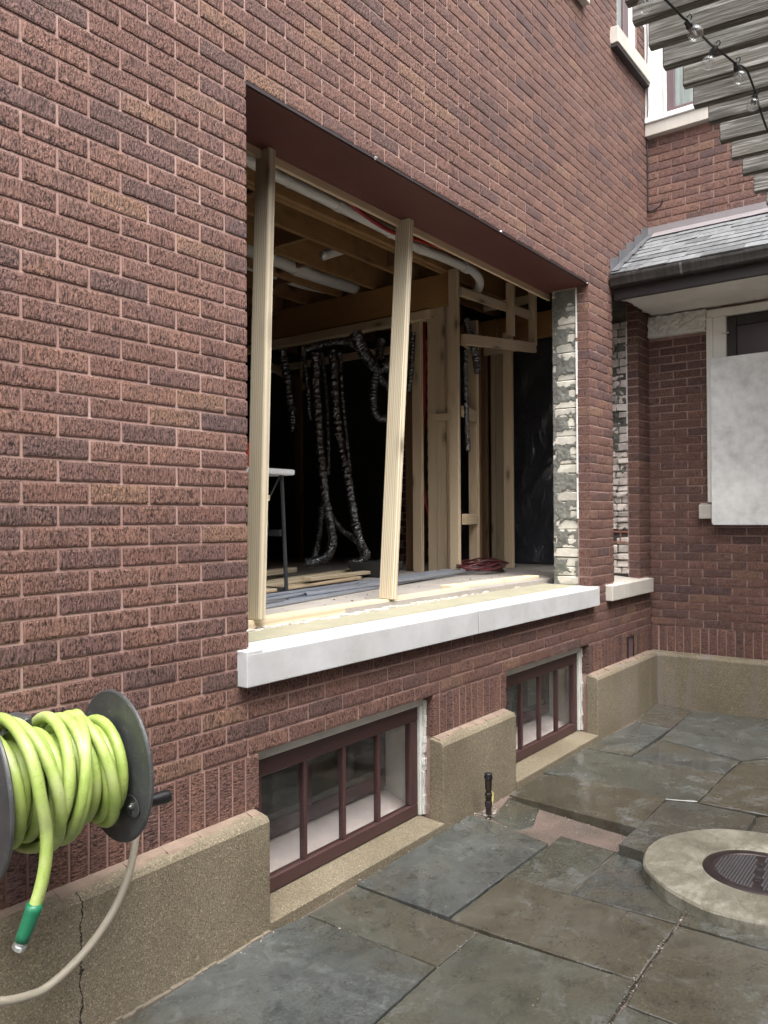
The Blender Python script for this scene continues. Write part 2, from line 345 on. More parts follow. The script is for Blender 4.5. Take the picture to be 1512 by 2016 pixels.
M_white_old = simple('chipped_white_paint', (0.62, 0.62, 0.58), 0.55, 0.16, 9.0, 0.4, 0.003)
M_cream = simple('cream_paint', (0.74, 0.735, 0.68), 0.5, 0.08, 4.0, 0.1, 0.001)
M_sillin = simple('pinkish_plaster', (0.70, 0.62, 0.61), 0.6, 0.10, 9.0, 0.2, 0.002)
M_purple = simple('purple_brown_paint', (0.105, 0.066, 0.072), 0.5, 0.15, 6.0, 0.1, 0.001)
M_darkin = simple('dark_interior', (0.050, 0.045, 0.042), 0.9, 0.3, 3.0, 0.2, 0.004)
M_fascia = simple('dark_fascia', (0.024, 0.018, 0.017), 0.5, 0.25, 5.0, 0.1, 0.001)
def gutter_mat():
    k = NT('bronze_gutter'); p = k.pos(); s_ = k.noise(k.scale(p, (3.0, 55.0, 2.0)), 1.0, 3, 0.6); f = k.noise(p, 7, 4, .6)
    c = k.ramp(k.math('ADD', k.math('MULTIPLY', s_, 0.6), k.math('MULTIPLY', f, 0.4)), [(0.35, (0.022, 0.020, 0.019)), (0.65, (0.075, 0.070, 0.066))])
    return k.fin(c, 0.42, 0.3, 0.5)
M_gutter = gutter_mat()
M_flash = simple('zinc_flashing', (0.20, 0.205, 0.22), 0.42, 0.15, 6.0, 0.08, 0.001, 0.75)
M_flash2 = simple('grey_flashing', (0.215, 0.195, 0.20), 0.55, 0.12, 7.0, 0.1, 0.001, 0.2)
def slate_mat():
    k = NT('roof_slate'); p = k.pos(); r = k.n('ShaderNodeObjectInfo').outputs['Random']
    f = k.noise(k.scale(p, (6, 22, 6)), 1.0, 5, 0.65); c = k.ramp(f, [(0.3, (0.085, 0.090, 0.091)), (0.7, (0.155, 0.163, 0.164))])
    v = k.math('ADD', 0.72, k.math('MULTIPLY', r, 0.56)); c = k.mix(1.0, c, k.n('ShaderNodeCombineColor', i0=v, i1=v, i2=k.math('ADD', v, 0.02)).outputs[0], 'MULTIPLY')
    k.bump(f, 0.5, 0.003); return k.fin(c, k.math('ADD', 0.48, k.math('MULTIPLY', r, 0.2)), 0, 0.4)
M_slate = slate_mat()
def stucco_mat():
    k = NT('rough_stucco'); p = k.pos(); f = k.noise(k.scale(p, (1, 1, 1.6)), 26.0, 4, 0.6, 0.8); g = k.noise(p, 120.0, 3, 0.6)
    c = k.ramp(k.noise(p, 3.0, 4, 0.6), [(0.3, (0.66, 0.655, 0.60)), (0.7, (0.80, 0.795, 0.74))])
    k.bump(k.math('ADD', f, k.math('MULTIPLY', g, 0.25)), 0.9, 0.014); return k.fin(c, 0.85, 0, 0.3)
M_stucco = stucco_mat()
M_parge = simple('grey_parge', (0.165, 0.165, 0.145), 0.85, 0.28, 7.0, 0.7, 0.006, bsc=40)
M_parge_dark = simple('sooty_parge', (0.13, 0.125, 0.108), 0.9, 0.6, 9.0, 0.9, 0.012, bsc=30)
M_parge_sill = simple('wet_sill_mortar', (0.30, 0.285, 0.205), 0.8, 0.16, 6.0, 0.4, 0.003, bsc=60)
M_cream_brick = simple('cream_common_brick', (0.56, 0.53, 0.46), 0.85, 0.22, 16.0, 0.7, 0.004, objvar=0.25)
M_white_brick = simple('limewashed_brick', (0.56, 0.50, 0.46), 0.85, 0.35, 13.0, 0.8, 0.008, objvar=0.3, bsc=45)
M_caulk = simple('white_caulk', (0.72, 0.72, 0.70), 0.6, 0.1, 20.0, 0.4, 0.003)
M_ply = simple('dusty_subfloor', (0.34, 0.31, 0.28), 0.8, 0.18, 4.0, 0.3, 0.002)
M_tile = simple('hollow_clay_tile', (0.27, 0.12, 0.09), 0.85, 0.3, 18.0, 0.6, 0.004)

def schlick(k, f0):
    ge = k.n('ShaderNodeNewGeometry'); dt = k.n('ShaderNodeVectorMath', {'operation': 'DOT_PRODUCT'}, i0=ge.outputs['Incoming'], i1=ge.outputs['Normal']).outputs['Value']
    q = k.math('POWER', k.math('SUBTRACT', 1.0, k.math('ABSOLUTE', dt), True), 5.0)
    return k.math('ADD', f0, k.math('MULTIPLY', q, 0.9-f0))
def glass_mat(name, tint=(1, 1, 1), rough=0.02):
    k = NT(name); p = k.pos(); f = k.noise(p, 3.0, 2, 0.5)
    k.b.inputs['Transmission Weight'].default_value = 0.0
    tr = k.n('ShaderNodeBsdfTransparent', Color=(*tint, 1)); gl = k.n('ShaderNodeBsdfGlossy', Color=(1, 1, 1, 1), Roughness=rough)
    fr = schlick(k, 0.045); dirt = k.n('ShaderNodeBsdfDiffuse', Color=(0.45, 0.47, 0.45, 1))
    bp = k.n('ShaderNodeBump', Strength=0.03, Distance=0.01, Height=f); k.l(bp.outputs[0], gl.inputs['Normal'])
    m1 = k.n('ShaderNodeMixShader', i0=fr, i1=tr.outputs[0], i2=gl.outputs[0])
    d = k.ramp(k.noise(k.scale(p, (3, 3, 1.2)), 1.6, 3, 0.6), [(0.45, 0.0), (0.80, 0.05)])
    m2 = k.n('ShaderNodeMixShader', i0=d, i1=m1.outputs[0], i2=dirt.outputs[0]); k.l(m2.outputs[0], k.out.inputs[0]); return k.m
M_glass = glass_mat('window_glass', (0.92, 0.92, 0.91))
def bulb_mat():
    k = NT('clear_bulb'); tr = k.n('ShaderNodeBsdfTransparent', Color=(0.95, 0.96, 0.96, 1)); gl = k.n('ShaderNodeBsdfGlossy', Color=(1, 1, 1, 1), Roughness=0.03)
    m1 = k.n('ShaderNodeMixShader', i0=schlick(k, 0.09), i1=tr.outputs[0], i2=gl.outputs[0]); df = k.n('ShaderNodeBsdfDiffuse', Color=(0.7, 0.72, 0.72, 1))
    m2 = k.n('ShaderNodeMixShader', i0=0.10, i1=m1.outputs[0], i2=df.outputs[0]); k.l(m2.outputs[0], k.out.inputs[0]); return k.m
M_bulb = bulb_mat()
def screen_mat():
    k = NT('insect_screen_glass'); return k.fin((0.045, 0.036, 0.036), 0.22, 0, 0.6)
M_screen = screen_mat()
M_panepale = simple('curtained_glass', (0.22, 0.255, 0.24), 0.3, 0.45, 4.0, 0.0, 0.001, 0.0, 0.5, stretch=(6, 6, 0.5))
M_black = simple('black_plastic', (0.012, 0.012, 0.013), 0.35, 0.2, 20.0, 0.1, 0.001)
def reel_mat():
    k = NT('scuffed_reel_plastic'); p = k.pos(); f = k.noise(p, 9, 4, .6)
    c = k.ramp(f, [(.3, (0.042, 0.044, 0.045)), (.7, (0.070, 0.073, 0.074))])
    s_ = k.noise(k.scale(p, (4, 46, 20)), 1.0, 4, 0.7, 1.0); s2 = k.noise(k.scale(p, (4, 18, 60)), 1.3, 4, 0.7, 1.2)
    c = k.mix(k.ramp(k.math('MAXIMUM', s_, s2), [(0.60, 0.0), (0.72, 0.55)]), c, (0.24, 0.24, 0.23))
    k.bump(f, .1, .001); return k.fin(c, 0.42, 0, 0.5)
M_reel = reel_mat()
def hose_mat():
    k = NT('lime_hose'); p = k.pos(); f = k.noise(p, 14, 4, .6); g = k.noise(p, 90, 4, .7)
    c = k.ramp(f, [(.3, (0.27, 0.38, 0.075)), (.55, (0.36, 0.46, 0.125)), (.75, (0.44, 0.52, 0.22))])
    c = k.mix(k.ramp(g, [(0.58, 0.0), (0.70, 0.55)]), c, (0.15, 0.19, 0.06)); c = k.mix(k.ramp(k.noise(p, 5.0, 4, 0.7), [(0.5, 0.0), (0.7, 0.45)]), c, (0.33, 0.34, 0.20))
    k.bump(g, .08, .001); return k.fin(c, 0.42, 0, 0.5)
M_hose = hose_mat()
M_hose_tan = simple('beige_hose', (0.40, 0.36, 0.285), 0.5, 0.1, 10, 0.05, 0.001)
M_green = simple('green_coupling', (0.012, 0.155, 0.075), 0.4, 0.12, 20, 0.1, 0.001)
M_zincbolt = simple('bright_zinc', (0.55, 0.56, 0.55), 0.3, 0.1, 30, 0.05, 0.0005, 0.9)
def foil_mat():
    k = NT('foil_duct'); p = k.pos(); g = k.noise(p, 36, 4, .6, .5)
    k.bump(g, 0.8, 0.016); return k.fin((0.19, 0.192, 0.196), 0.14, 0.97)
M_foil = foil_mat(); M_wash = simple('dusty_pink_mortar', (0.225, 0.165, 0.125), 0.9, 0.3, 14.0, 0.5, 0.003)
def sheet_mat():
    k = NT('black_poly_sheet'); p = k.pos(); v = k.scale(p, (1, 2.2, 0.9)); a = k.noise(v, 1.6, 3, .5, 1.0); b = k.noise(k.n('ShaderNodeVectorRotate', {'rotation_type': 'X_AXIS'}, Vector=p, Angle=0.7).outputs[0], 3.4, 5, .6, .6)
    k.bump(k.math('ADD', a, b), 0.8, 0.05); return k.fin((0.042, 0.044, 0.053), 0.28, 0, 1.0)
M_sheet = sheet_mat()
M_pvc = simple('white_pvc', (0.66, 0.65, 0.61), 0.35, 0.06, 6, 0.03, 0.0005)
M_pex = simple('red_pex', (0.30, 0.010, 0.012), 0.35, 0.1, 6, 0.03, 0.0005)
M_copper = simple('copper_pipe', (0.32, 0.15, 0.08), 0.4, 0.2, 20, 0.05, 0.0005, 0.8)
M_conduit = simple('galvanised_conduit', (0.42, 0.46, 0.52), 0.38, 0.12, 12, 0.05, 0.0005, 0.7)
M_steel = simple('grey_table_leg', (0.055, 0.06, 0.065), 0.4, 0.15, 12, 0.05, 0.0005, 0.3)
M_table = simple('white_table_plastic', (0.66, 0.68, 0.70), 0.45, 0.04, 12, 0.1, 0.0005)
M_redbox = simple('red_case', (0.42, 0.012, 0.018), 0.4, 0.1, 12, 0.05, 0.0005)
M_wire = simple('dark_red_cable', (0.075, 0.014, 0.016), 0.4, 0.5, 30, 0.05, 0.0005, objvar=0.4)
M_pail = simple('grey_trough', (0.045, 0.047, 0.05), 0.5, 0.15, 12, 0.1, 0.0005)
M_brass = simple('dark_bronze_fitting', (0.040, 0.030, 0.024), 0.35, 0.4, 30, 0.2, 0.001, 0.55)
M_tag = simple('yellow_tape', (0.60, 0.55, 0.22), 0.5, 0.25, 60, 0.1, 0.001)
def blur_patch_mat():
    k = NT('mottled_blur_patch'); p = k.pos(); f = k.noise(p, 3.4, 3, 0.5); g = k.noise(p, 16.0, 3, 0.55)
    c = k.ramp(k.math('ADD', k.math('MULTIPLY', f, 0.6), k.math('MULTIPLY', g, 0.4)), [(0.30, (0.52, 0.522, 0.512)), (0.48, (0.76, 0.765, 0.75)), (0.64, (0.90, 0.905, 0.89))])
    return k.fin(c, 0.75, 0, 0.3)
M_blur_patch = blur_patch_mat()
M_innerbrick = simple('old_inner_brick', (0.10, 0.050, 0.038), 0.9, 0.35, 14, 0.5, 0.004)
M_fillet = simple('foot_mortar', (0.165, 0.140, 0.105), 0.85, 0.25, 16, 0.5, 0.003); M_worn = simple('worn_iron', (0.16, 0.15, 0.155), 0.35, 0.2, 30, 0.1, 0.0005, 0.7)
M_frag = simple('pale_chips', (0.34, 0.315, 0.27), 0.8, 0.25, 30, 0.2, 0.002)
#PART2
# ------------------------------------------------------------------ main dimensions (metres)
C_ = 0.06826                     # one brick course
ZS = 0.655                       # top of the soldier course
XL, XR = 2.108, 5.431            # main opening
XP, XQ = 5.876, 6.444            # second opening
XB = 6.705                       # face of the return wall
ZSILL, ZLIN = 1.065, 3.249
ZTOP = ZS+74*C_
X0 = -0.3
FZ = 1.10                        # indoor floor
BW = [(2.16, 3.38), (4.155, 5.375)]   # basement windows
FOCAL = 1560.0
def project(p):
    v = Vector(p)-EYE; z = v.dot(fwd)
    if z < 0.2: return None
    return (756+FOCAL*v.dot(rgt)/z, 1008-FOCAL*v.dot(upv)/z, z)

def thing_part(name, loc, parent): return add(name, None, None, parent, Matrix.Translation(loc))
# ------------------------------------------------------------------ ground and patio
g = MB().box(-40, 40, -40, 30, -0.6, -0.10).build('ground', M_soil); tag(g, kind='structure')
pat = MB().box(-3.2, 6.66, -6.5, -0.07, -0.098, -0.018).build('patio', M_bed); tag(pat, kind='structure')
tag(pat, 'flagstone patio of damp grey and brown bluestone beside the brick house')
def flag(poly, mat, top=0.0, th=0.035, tilt=None, seed=0, gap=0.0025, rough=0.003):
    """a slab of bluestone: outline in metres, cleft edge, eased arris"""
    rg = random.Random(seed); P = [Vector((p[0], p[1], 0)) for p in poly]
    area = sum(P[i].x*P[(i+1) % len(P)].y-P[(i+1) % len(P)].x*P[i].y for i in range(len(P)))
    if area < 0: P.reverse()
    # pull the outline in by the joint
    n = len(P); Q = []
    for i in range(n):
        a = (P[i]-P[i-1]); b = (P[(i+1) % n]-P[i])
        na = Vector((-a.y, a.x, 0)).normalized(); nb = Vector((-b.y, b.x, 0)).normalized(); m = na+nb
        m = m/max(0.35, m.length_squared)*2 if m.length > 0.2 else na
        Q.append(P[i]+m*gap)
    out = []
    for i in range(n):
        a, b = Q[i], Q[(i+1) % n]; L = (b-a).length; k = max(1, min(16, int(L/0.045))); nrm = Vector((-(b-a).y, (b-a).x, 0)).normalized()
        for j in range(k):
            t = j/k; d = 0 if j == 0 else rg.uniform(-rough, rough)*0.6+mnoise.noise(Vector((a.x*9+t*L*9, seed, 0)))*rough
            out.append(a.lerp(b, t)+nrm*d)
    cen = sum(out, Vector())/len(out); N = len(out)
    def zt(p): return top+(0 if tilt is None else tilt[0]*(p.x-cen.x)+tilt[1]*(p.y-cen.y))
    vs = []; 
    for p in out: vs.append((p.x, p.y, zt(p)-th))
    for p in out: vs.append((p.x, p.y, zt(p)-0.0025-rg.random()*0.002))
    for p in out:
        d = (cen-p).normalized()*0.004; q = p+d; vs.append((q.x, q.y, zt(q)))
    fs = []
    for i in range(N):
        j = (i+1) % N; fs.append((i, j, N+j, N+i)); fs.append((N+i, N+j, 2*N+j, 2*N+i))
    fs.append(tuple(2*N+i for i in range(N)))
    me = bpy.data.meshes.new('flagstone'); me.from_pydata(vs, [], fs); me.update()
    bm = bmesh.new(); bm.from_mesh(me); bmesh.ops.recalc_face_normals(bm, faces=bm.faces)
    bmesh.ops.triangulate(bm, faces=[f for f in bm.faces if len(f.verts) > 4]); bm.to_mesh(me); bm.free()
    return add('flagstone', me, M_flag[mat], pat)
FL = [
 ([(-0.6, -0.085), (1.471, -0.107, 0.000), (1.861, -0.079, 0.000), (2.133, -0.079, 0.000), (2.312, -0.107, 0.000), (2.314, -0.718, 0.000), (1.935, -0.732, 0.000), (0.9, -1.10), (-0.6, -1.12)], 1, 0.0, None),
 ([(2.315, -0.105, 0.000), (2.624, -0.101, -0.000), (2.603, -0.715, 0.000), (2.317, -0.716, 0.000)], 0, -0.002, None),
 ([(2.311, -0.719, 0.000), (2.600, -0.717, 0.000), (2.643, -1.305, 0.000), (2.360, -1.313, 0.000), (1.62, -1.62), (0.9, -1.62), (0.9, -1.10), (1.935, -0.732, 0.000)], 0, 0.0, None),
 ([(2.624, -0.101, -0.000), (2.961, -0.097, 0.000), (3.329, -0.090, 0.000), (3.587, -0.088, 0.000), (3.584, -0.202, 0.000), (3.497, -0.578, 0.000), (3.080, -0.574, 0.000), (2.621, -0.573, 0.000)], 1, 0.006, None),
 ([(3.075, -0.576, 0.000), (3.086, -0.866, 0.000), (3.098, -1.298, 0.000), (2.646, -1.304, 0.000), (2.617, -0.575, 0.000)], 2, 0.0, None),
 ([(3.106, -0.565, -0.012), (3.513, -0.570, -0.012), (3.655, -0.568, -0.012), (3.638, -0.858, -0.012), (3.396, -0.856, -0.012), (3.110, -0.855, -0.012)], 0, -0.012, None),
 ([(3.650, -0.182, -0.014), (3.982, -0.100, -0.014), (3.929, -0.319, -0.014), (3.679, -0.407, -0.014), (3.583, -0.365, -0.014)], 0, -0.014, None),
 ([(3.102, -0.859, -0.008), (3.387, -0.860, -0.008), (3.642, -0.861, -0.008), (3.652, -0.969, -0.008), (3.472, -1.044, -0.008), (3.353, -1.154, -0.008), (3.293, -1.279, -0.008), (3.123, -1.292, -0.008)], 3, -0.008, None),
 ([(3.592, -0.883, 0.045), (4.288, -0.882, 0.045), (4.349, -1.030, 0.045), (4.340, -1.320, 0.045), (4.090, -1.321, 0.045), (4.013, -1.185, 0.045), (3.832, -1.052, 0.045), (3.576, -1.014, 0.045)], 3, 0.045, None),
 ([(3.957, -0.120, 0.020), (4.369, -0.118, 0.020), (4.410, -0.301, 0.020), (4.375, -0.715, 0.030), (4.310, -0.875, 0.040), (3.840, -0.884, 0.045), (3.897, -0.503, 0.030)], 2, 0.030, (0.012, -0.035)),
 ([(4.422, -0.099, 0.015), (5.046, -0.108, 0.015), (5.040, -0.237, 0.015), (5.034, -0.547, 0.015), (5.043, -1.002, 0.015), (4.459, -0.999, 0.015), (4.396, -0.847, 0.015), (4.433, -0.291, 0.015)], 0, 0.015, None),
 ([(5.053, -0.999, 0.012), (5.347, -1.015, 0.012), (5.380, -1.216, 0.012), (5.6, -2.3, 0), (4.6, -2.3, 0), (4.476, -1.345, 0.012), (4.460, -0.999, 0.012)], 2, 0.012, None),
 ([(5.067, -0.099, 0.012), (5.929, -0.135, 0.012), (5.897, -0.413, 0.012), (5.067, -0.411, 0.012)], 1, 0.012, None),
 ([(5.952, -0.127, 0.010), (6.619, -0.066, 0.010), (6.562, -0.376, 0.010), (5.907, -0.414, 0.010)], 4, 0.010, None),
 ([(6.562, -0.376, 0.010), (6.62, -1.05, 0), (6.62, -1.62, 0), (6.2, -1.62, 0), (5.388, -1.006, 0.010), (5.576, -0.436, 0.010), (5.907, -0.414, 0.010)], 1, 0.010, None),
 ([(5.057, -0.415, 0.012), (5.557, -0.442, 0.012), (5.368, -1.008, 0.012), (5.063, -0.997, 0.012), (5.034, -0.547, 0.012)], 3, 0.012, None),
 ([(5.363, -1.015, 0.008), (6.2, -1.62, 0), (6.62, -1.62, 0), (6.62, -2.6, 0), (5.6, -2.3, 0), (5.394, -1.214, 0.008)], 0, 0.008, None),
 ([(4.173, -1.302, 0.012), (4.428, -1.303, 0.012), (4.468, -1.346, 0.012), (4.6, -2.3, 0), (3.9, -2.3, 0), (3.9, -1.9, 0)], 3, 0.008, None),
 ([(3.106, -1.301, 0.000), (3.291, -1.303, 0.000), (3.269, -1.398, 0.000), (3.289, -1.581, 0.000), (3.3, -2.0, 0), (2.9, -2.05, 0), (3.112, -1.616, 0.000)], 0, 0.0, None),
 ([(3.093, -1.303, 0.000), (3.108, -1.617, 0.000), (2.9, -2.05, 0), (2.3, -2.05, 0), (2.489, -1.479, 0.000), (2.493, -1.322, 0.000), (2.640, -1.310, 0.000)], 2, 0.0, None),
 ([(2.487, -1.322, 0.000), (2.487, -1.480, 0.000), (2.3, -2.05, 0), (2.2, -2.5, 0), (1.62, -2.5, 0), (1.62, -1.62, 0), (2.361, -1.315, 0.000)], 0, 0.0, None),
 # the rest of the terrace, beside and behind the camera
 ([(-0.6, -1.12), (0.9, -1.12), (0.9, -2.2), (-0.6, -2.2)], 1, 0.0, None), ([(0.9, -1.62), (1.62, -1.62), (1.62, -2.9), (0.9, -2.9)], 0, 0.0, None),
 ([(-0.6, -2.2), (0.9, -2.2), (0.9, -3.3), (-0.6, -3.3)], 2, 0.0, None), ([(1.62, -2.5), (2.9, -2.5), (2.9, -3.4), (1.62, -3.4)], 3, 0.0, None),
 ([(2.3, -2.05), (3.9, -2.05), (3.9, -2.5), (2.3, -2.5)], 1, 0.0, None), ([(2.9, -2.5), (4.6, -2.5), (4.6, -3.4), (2.9, -3.4)], 2, 0.0, None),
 ([(3.9, -2.3), (5.6, -2.3), (5.6, -2.5), (3.9, -2.5)], 0, 0.0, None), ([(4.6, -2.5), (6.62, -2.6), (6.62, -3.4), (4.6, -3.4)], 1, 0.0, None),
 ([(-2.2, -0.085), (-0.6, -0.085), (-0.6, -1.6), (-2.2, -1.6)], 0, 0.0, None), ([(-2.2, -1.6), (-0.6, -1.6), (-0.6, -3.3), (-2.2, -3.3)], 3, 0.0, None),
]
for i, (poly, m_, top, tilt) in enumerate(FL):
    flag(poly, m_, top, 0.06 if top > 0.02 else 0.035, tilt, seed=i+3)
# crumbs and pale chips lying in the joints and along the wall
cr = MB(); rg = random.Random(5)
def crumb(x, y, z, s):
    vs = [Vector((rg.uniform(-1, 1), rg.uniform(-1, 1), rg.uniform(-0.6, 0.8)))*s for _ in range(4)]
    cr.add([(x+v.x, y+v.y, max(z, z+v.z)) for v in vs], [(0, 1, 2), (0, 2, 3), (0, 3, 1), (1, 3, 2)])
for _ in range(60): crumb(rg.uniform(3.3, 4.3), rg.gauss(-0.17, 0.04), 0.003, rg.uniform(0.002, 0.006))
for _ in range(200):
    x = rg.uniform(3.55, 4.25); y = -0.33-(x-3.55)*0.75+rg.gauss(0.06, 0.10); crumb(x, y, -0.014, rg.uniform(0.0015, 0.006))
for _ in range(160): crumb(rg.uniform(0.9, 6.6), rg.gauss(-0.10, 0.012), 0.002, rg.uniform(0.002, 0.007))
for a, b, n in (((2.312, -0.107, 0.000), (2.314, -0.718, 0.000), 18), ((2.620, -0.104, 0.000), (2.603, -0.715, 0.000), 18), ((2.603, -0.715, 0.000), (2.646, -1.304, 0.000), 20), ((2.646, -1.304, 0.000), (3.102, -1.302, 0.000), 60), ((4.418, -0.100, 0.010), (4.403, -0.845, 0.010), 30),
                ((2.646, -1.304, 0.000), (2.366, -1.313, 0.000), 40), ((3.102, -1.302, 0.000), (3.273, -1.301, 0.000), 30), ((2.314, -0.718, 0.000), (2.603, -0.715, 0.000), 18), ((3.228, -1.274, 0.000), (3.415, -1.079, 0.000), 20)):
    for _ in range(n):
        t = rg.random(); crumb(a[0]+(b[0]-a[0])*t+rg.gauss(0, 0.008), a[1]+(b[1]-a[1])*t+rg.gauss(0, 0.008), 0.0, rg.uniform(0.0015, 0.005))
for _ in range(70): crumb(rg.uniform(1.3, 4.5), rg.uniform(-1.3, -0.2), 0.002, rg.uniform(0.001, 0.004))
cro = cr.build('gravel', M_frag); tag(cro, 'pale mortar crumbs scattered in the flagstone joints', kind='stuff')

# unseen house block added behind the camera to darken the lower brick wall
nh = thing('sky_block_house', (3, -11, 0), 'unseen brick house added across the yard to keep low sky off the long wall', 'house')
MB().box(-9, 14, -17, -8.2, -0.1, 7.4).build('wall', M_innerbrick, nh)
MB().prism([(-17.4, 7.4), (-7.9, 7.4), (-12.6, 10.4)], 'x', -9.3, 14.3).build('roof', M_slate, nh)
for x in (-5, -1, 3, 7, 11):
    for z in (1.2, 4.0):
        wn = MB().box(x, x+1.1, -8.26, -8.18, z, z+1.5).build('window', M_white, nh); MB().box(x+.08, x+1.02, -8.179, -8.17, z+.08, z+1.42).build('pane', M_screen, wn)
# ------------------------------------------------------------------ brick generator
def brick_arrays(L, H, D, nx, nz, seed, soldier=False):
    r = np.random.default_rng(seed)
    if nx*nz > 12:
        b = r.normal(size=(nz+1, nx+1))
        ax = 1 if soldier else 0
        for _ in range(3):
            b = (np.roll(b, 1, ax)+2*b+np.roll(b, -1, ax))/4
        b /= b.std(); h = np.clip(b, -2.6, 0.7)*0.0005+r.normal(size=b.shape)*0.0003
    else: h = np.zeros((nz+1, nx+1))
    h[0, :] = h[-1, :] = 0; h[:, 0] = h[:, -1] = 0
    h[0, :] -= 0.0014; h[-1, :] -= 0.0014; h[:, 0] -= 0.0012; h[:, -1] -= 0.0012
    xs = np.linspace(0, L, nx+1); zs = np.linspace(0, H, nz+1)
    wob = r.normal(size=nx+1)*0.0007; wob2 = r.normal(size=nx+1)*0.0007
    X, Z = np.meshgrid(xs, zs); Z = Z.copy(); Z[0] += wob; Z[-1] += wob2
    V = np.stack([X, -h, Z], -1).reshape(-1, 3)
    idx = np.arange((nx+1)*(nz+1)).reshape(nz+1, nx+1)
    F = np.stack([idx[:-1, :-1], idx[:-1, 1:], idx[1:, 1:], idx[1:, :-1]], -1).reshape(-1, 4)
    n0 = len(V); B = np.array([(0.001, D, 0.001), (L-0.001, D, 0.001), (L-0.001, D, H-0.001), (0.001, D, H-0.001)])
    V = np.vstack([V, B]); f = F.tolist()
    bl, br, tr_, tl = n0, n0+1, n0+2, n0+3
    f.append([bl]+[br]+idx[0, ::-1].tolist()); f.append([tr_, tl]+idx[-1, :].tolist())
    f.append([tl, bl]+idx[:, 0].tolist()); f.append([br, tr_]+idx[::-1, -1].tolist())
    return V, f
CACHE = {}
def brick_data(L, H, D, nx, nz, k, soldier):
    key = (round(L, 3), round(H, 3), round(D, 3), nx, nz, k, soldier)
    if key not in CACHE: CACHE[key] = brick_arrays(L, H, D, nx, nz, (k*131+int(L*1000)*7+nx), soldier)
    return key, CACHE[key]
MESHC = {}
class Bricks:
    """collects the bricks of one wall, then links the ones that show largest singly and joins the others"""
    def __init__(s, M, mat, mats): s.L = []; s.M = M; s.mat = mat; s.mats = mats
    def put(s, u, z, L, H, D=0.09, soldier=False): s.L.append((u, z, L, H, D, soldier))
    def flush(s, parent, single=300, stuffname='brickwork', hires=True):
        sc = []
        for i, (u, z, L, H, D, so) in enumerate(s.L):
            p = project(s.M @ Vector((u+L/2, 0, z+H/2)))
            vis = p is not None and -40 < p[0] < 1552 and -40 < p[1] < 2056
            sc.append((-(L*H/(p[2]**2)) if vis else 1.0, i))
        sc.sort(); keep = set(i for v, i in sc[:single] if v < 0)
        VS = {False: [[], [], 0], True: [[], [], 0]}; rg = random.Random(3)
        for i, (u, z, L, H, D, so) in enumerate(s.L):
            p = project(s.M @ Vector((u+L/2, 0, z+H/2))); dist = p[2] if p else 99
            n = (58, 9) if dist < 3.3 else ((24, 6) if dist < 5.5 else (12, 4))
            if not p or not (-200 < p[0] < 1700 and -200 < p[1] < 2200): n = (2, 2)
            nx = max(2, round(n[0]*L/0.212)) if not so else max(2, n[1]); nz = n[1] if not so else max(2, n[0])
            if dist >= 5.5 and (2, 2) != n: pass
            k = rg.randrange(10 if L > 0.2 or so else 3); key, (V, f) = brick_data(L, H, D, nx, nz, k, so)
            T = s.M @ Matrix.Translation((u, -rg.uniform(0, 0.0022), z+rg.uniform(-0.0012, 0.0012)))
            if i in keep:
                if key not in MESHC:
                    me = bpy.data.meshes.new('brick'); me.from_pydata(V.tolist(), [], f); me.update(); me.materials.append(s.mats[1 if so else 0]); MESHC[key] = me
                add('brick', MESHC[key], None, parent, T)
            else:
                R3 = np.array(T.to_3x3()); t3 = np.array(T.translation); S = VS[so]
                S[0].append(V@R3.T+t3); S[1].extend([[a+S[2] for a in q] for q in f]); S[2] += len(V)
        for so in (False, True):
            S = VS[so]
            if S[2]:
                me = bpy.data.meshes.new(stuffname); me.from_pydata(np.vstack(S[0]).tolist(), [], S[1]); me.update()
                o = add(stuffname, me, s.mats[1 if so else 0], parent); o['kind'] = 'stuff'
def course_fill(B, z, H, a, b, phase, period=0.2233, joint=0.0110, D=0.09, minlen=0.032):
    """stretchers of one course between u=a and u=b, joints at phase + k*period"""
    k = math.floor((a-phase)/period); x = a; edges = []
    e = phase+(k+1)*period
    while e < b-1e-6: edges.append(e); e += period
    pts = [a]+[q for q in edges if q-a > minlen+0.012 and b-q > minlen+0.012]+[b]
    for i in range(len(pts)-1):
        x0 = pts[i]+(joint/2 if i > 0 else 0.0); x1 = pts[i+1]-(joint/2 if i < len(pts)-2 else 0.0)
        B.put(x0, z, x1-x0, H, D)
HB = C_-0.0110

# ------------------------------------------------------------------ the long brick wall
wall = thing('brick_wall', (3.2, 0, 0), 'long reddish-brown rug-face brick house wall with large framed opening and two basement windows', 'wall')
def cells(xs, zs, solid, y0, y1):
    m = MB()
    for j in range(len(zs)-1):
        run = None
        for i in range(len(xs)-1):
            ok = solid((xs[i]+xs[i+1])/2, (zs[j]+zs[j+1])/2)
            if ok and run is None: run = xs[i]
            if run is not None and (not ok or i == len(xs)-2):
                m.box(run, xs[i+1] if ok else xs[i], y0, y1, zs[j], zs[j+1]); run = None
    return m
WXU = (6.03, 6.485)
def solid_fn(e, eb):
    def f(x, z):
        if XL-e < x < XR+e and 1.04 < z < ZLIN: return False
        if XP-e < x < XQ+e and 1.04 < z < 3.40: return False
        for a, b in BW:
            if a-eb < x < b+eb and z < ZS: return False
        if WXU[0] < x < WXU[1] and z > 5.33: return False
        return True
    return f
def edges_x(e, eb): return sorted([X0, 6.78, XL-e, XR+e, XP-e, XQ+e, WXU[0], WXU[1]]+[a-eb for a, b in BW]+[b+eb for a, b in BW])
ZE = [0.0, ZS, 1.04, ZLIN, 3.40, 5.33, ZTOP]
cells(edges_x(0.005, 0.005), ZE, solid_fn(0.005, 0.005), 0.0042, 0.099).build('mortar_core', M_mortar, wall)
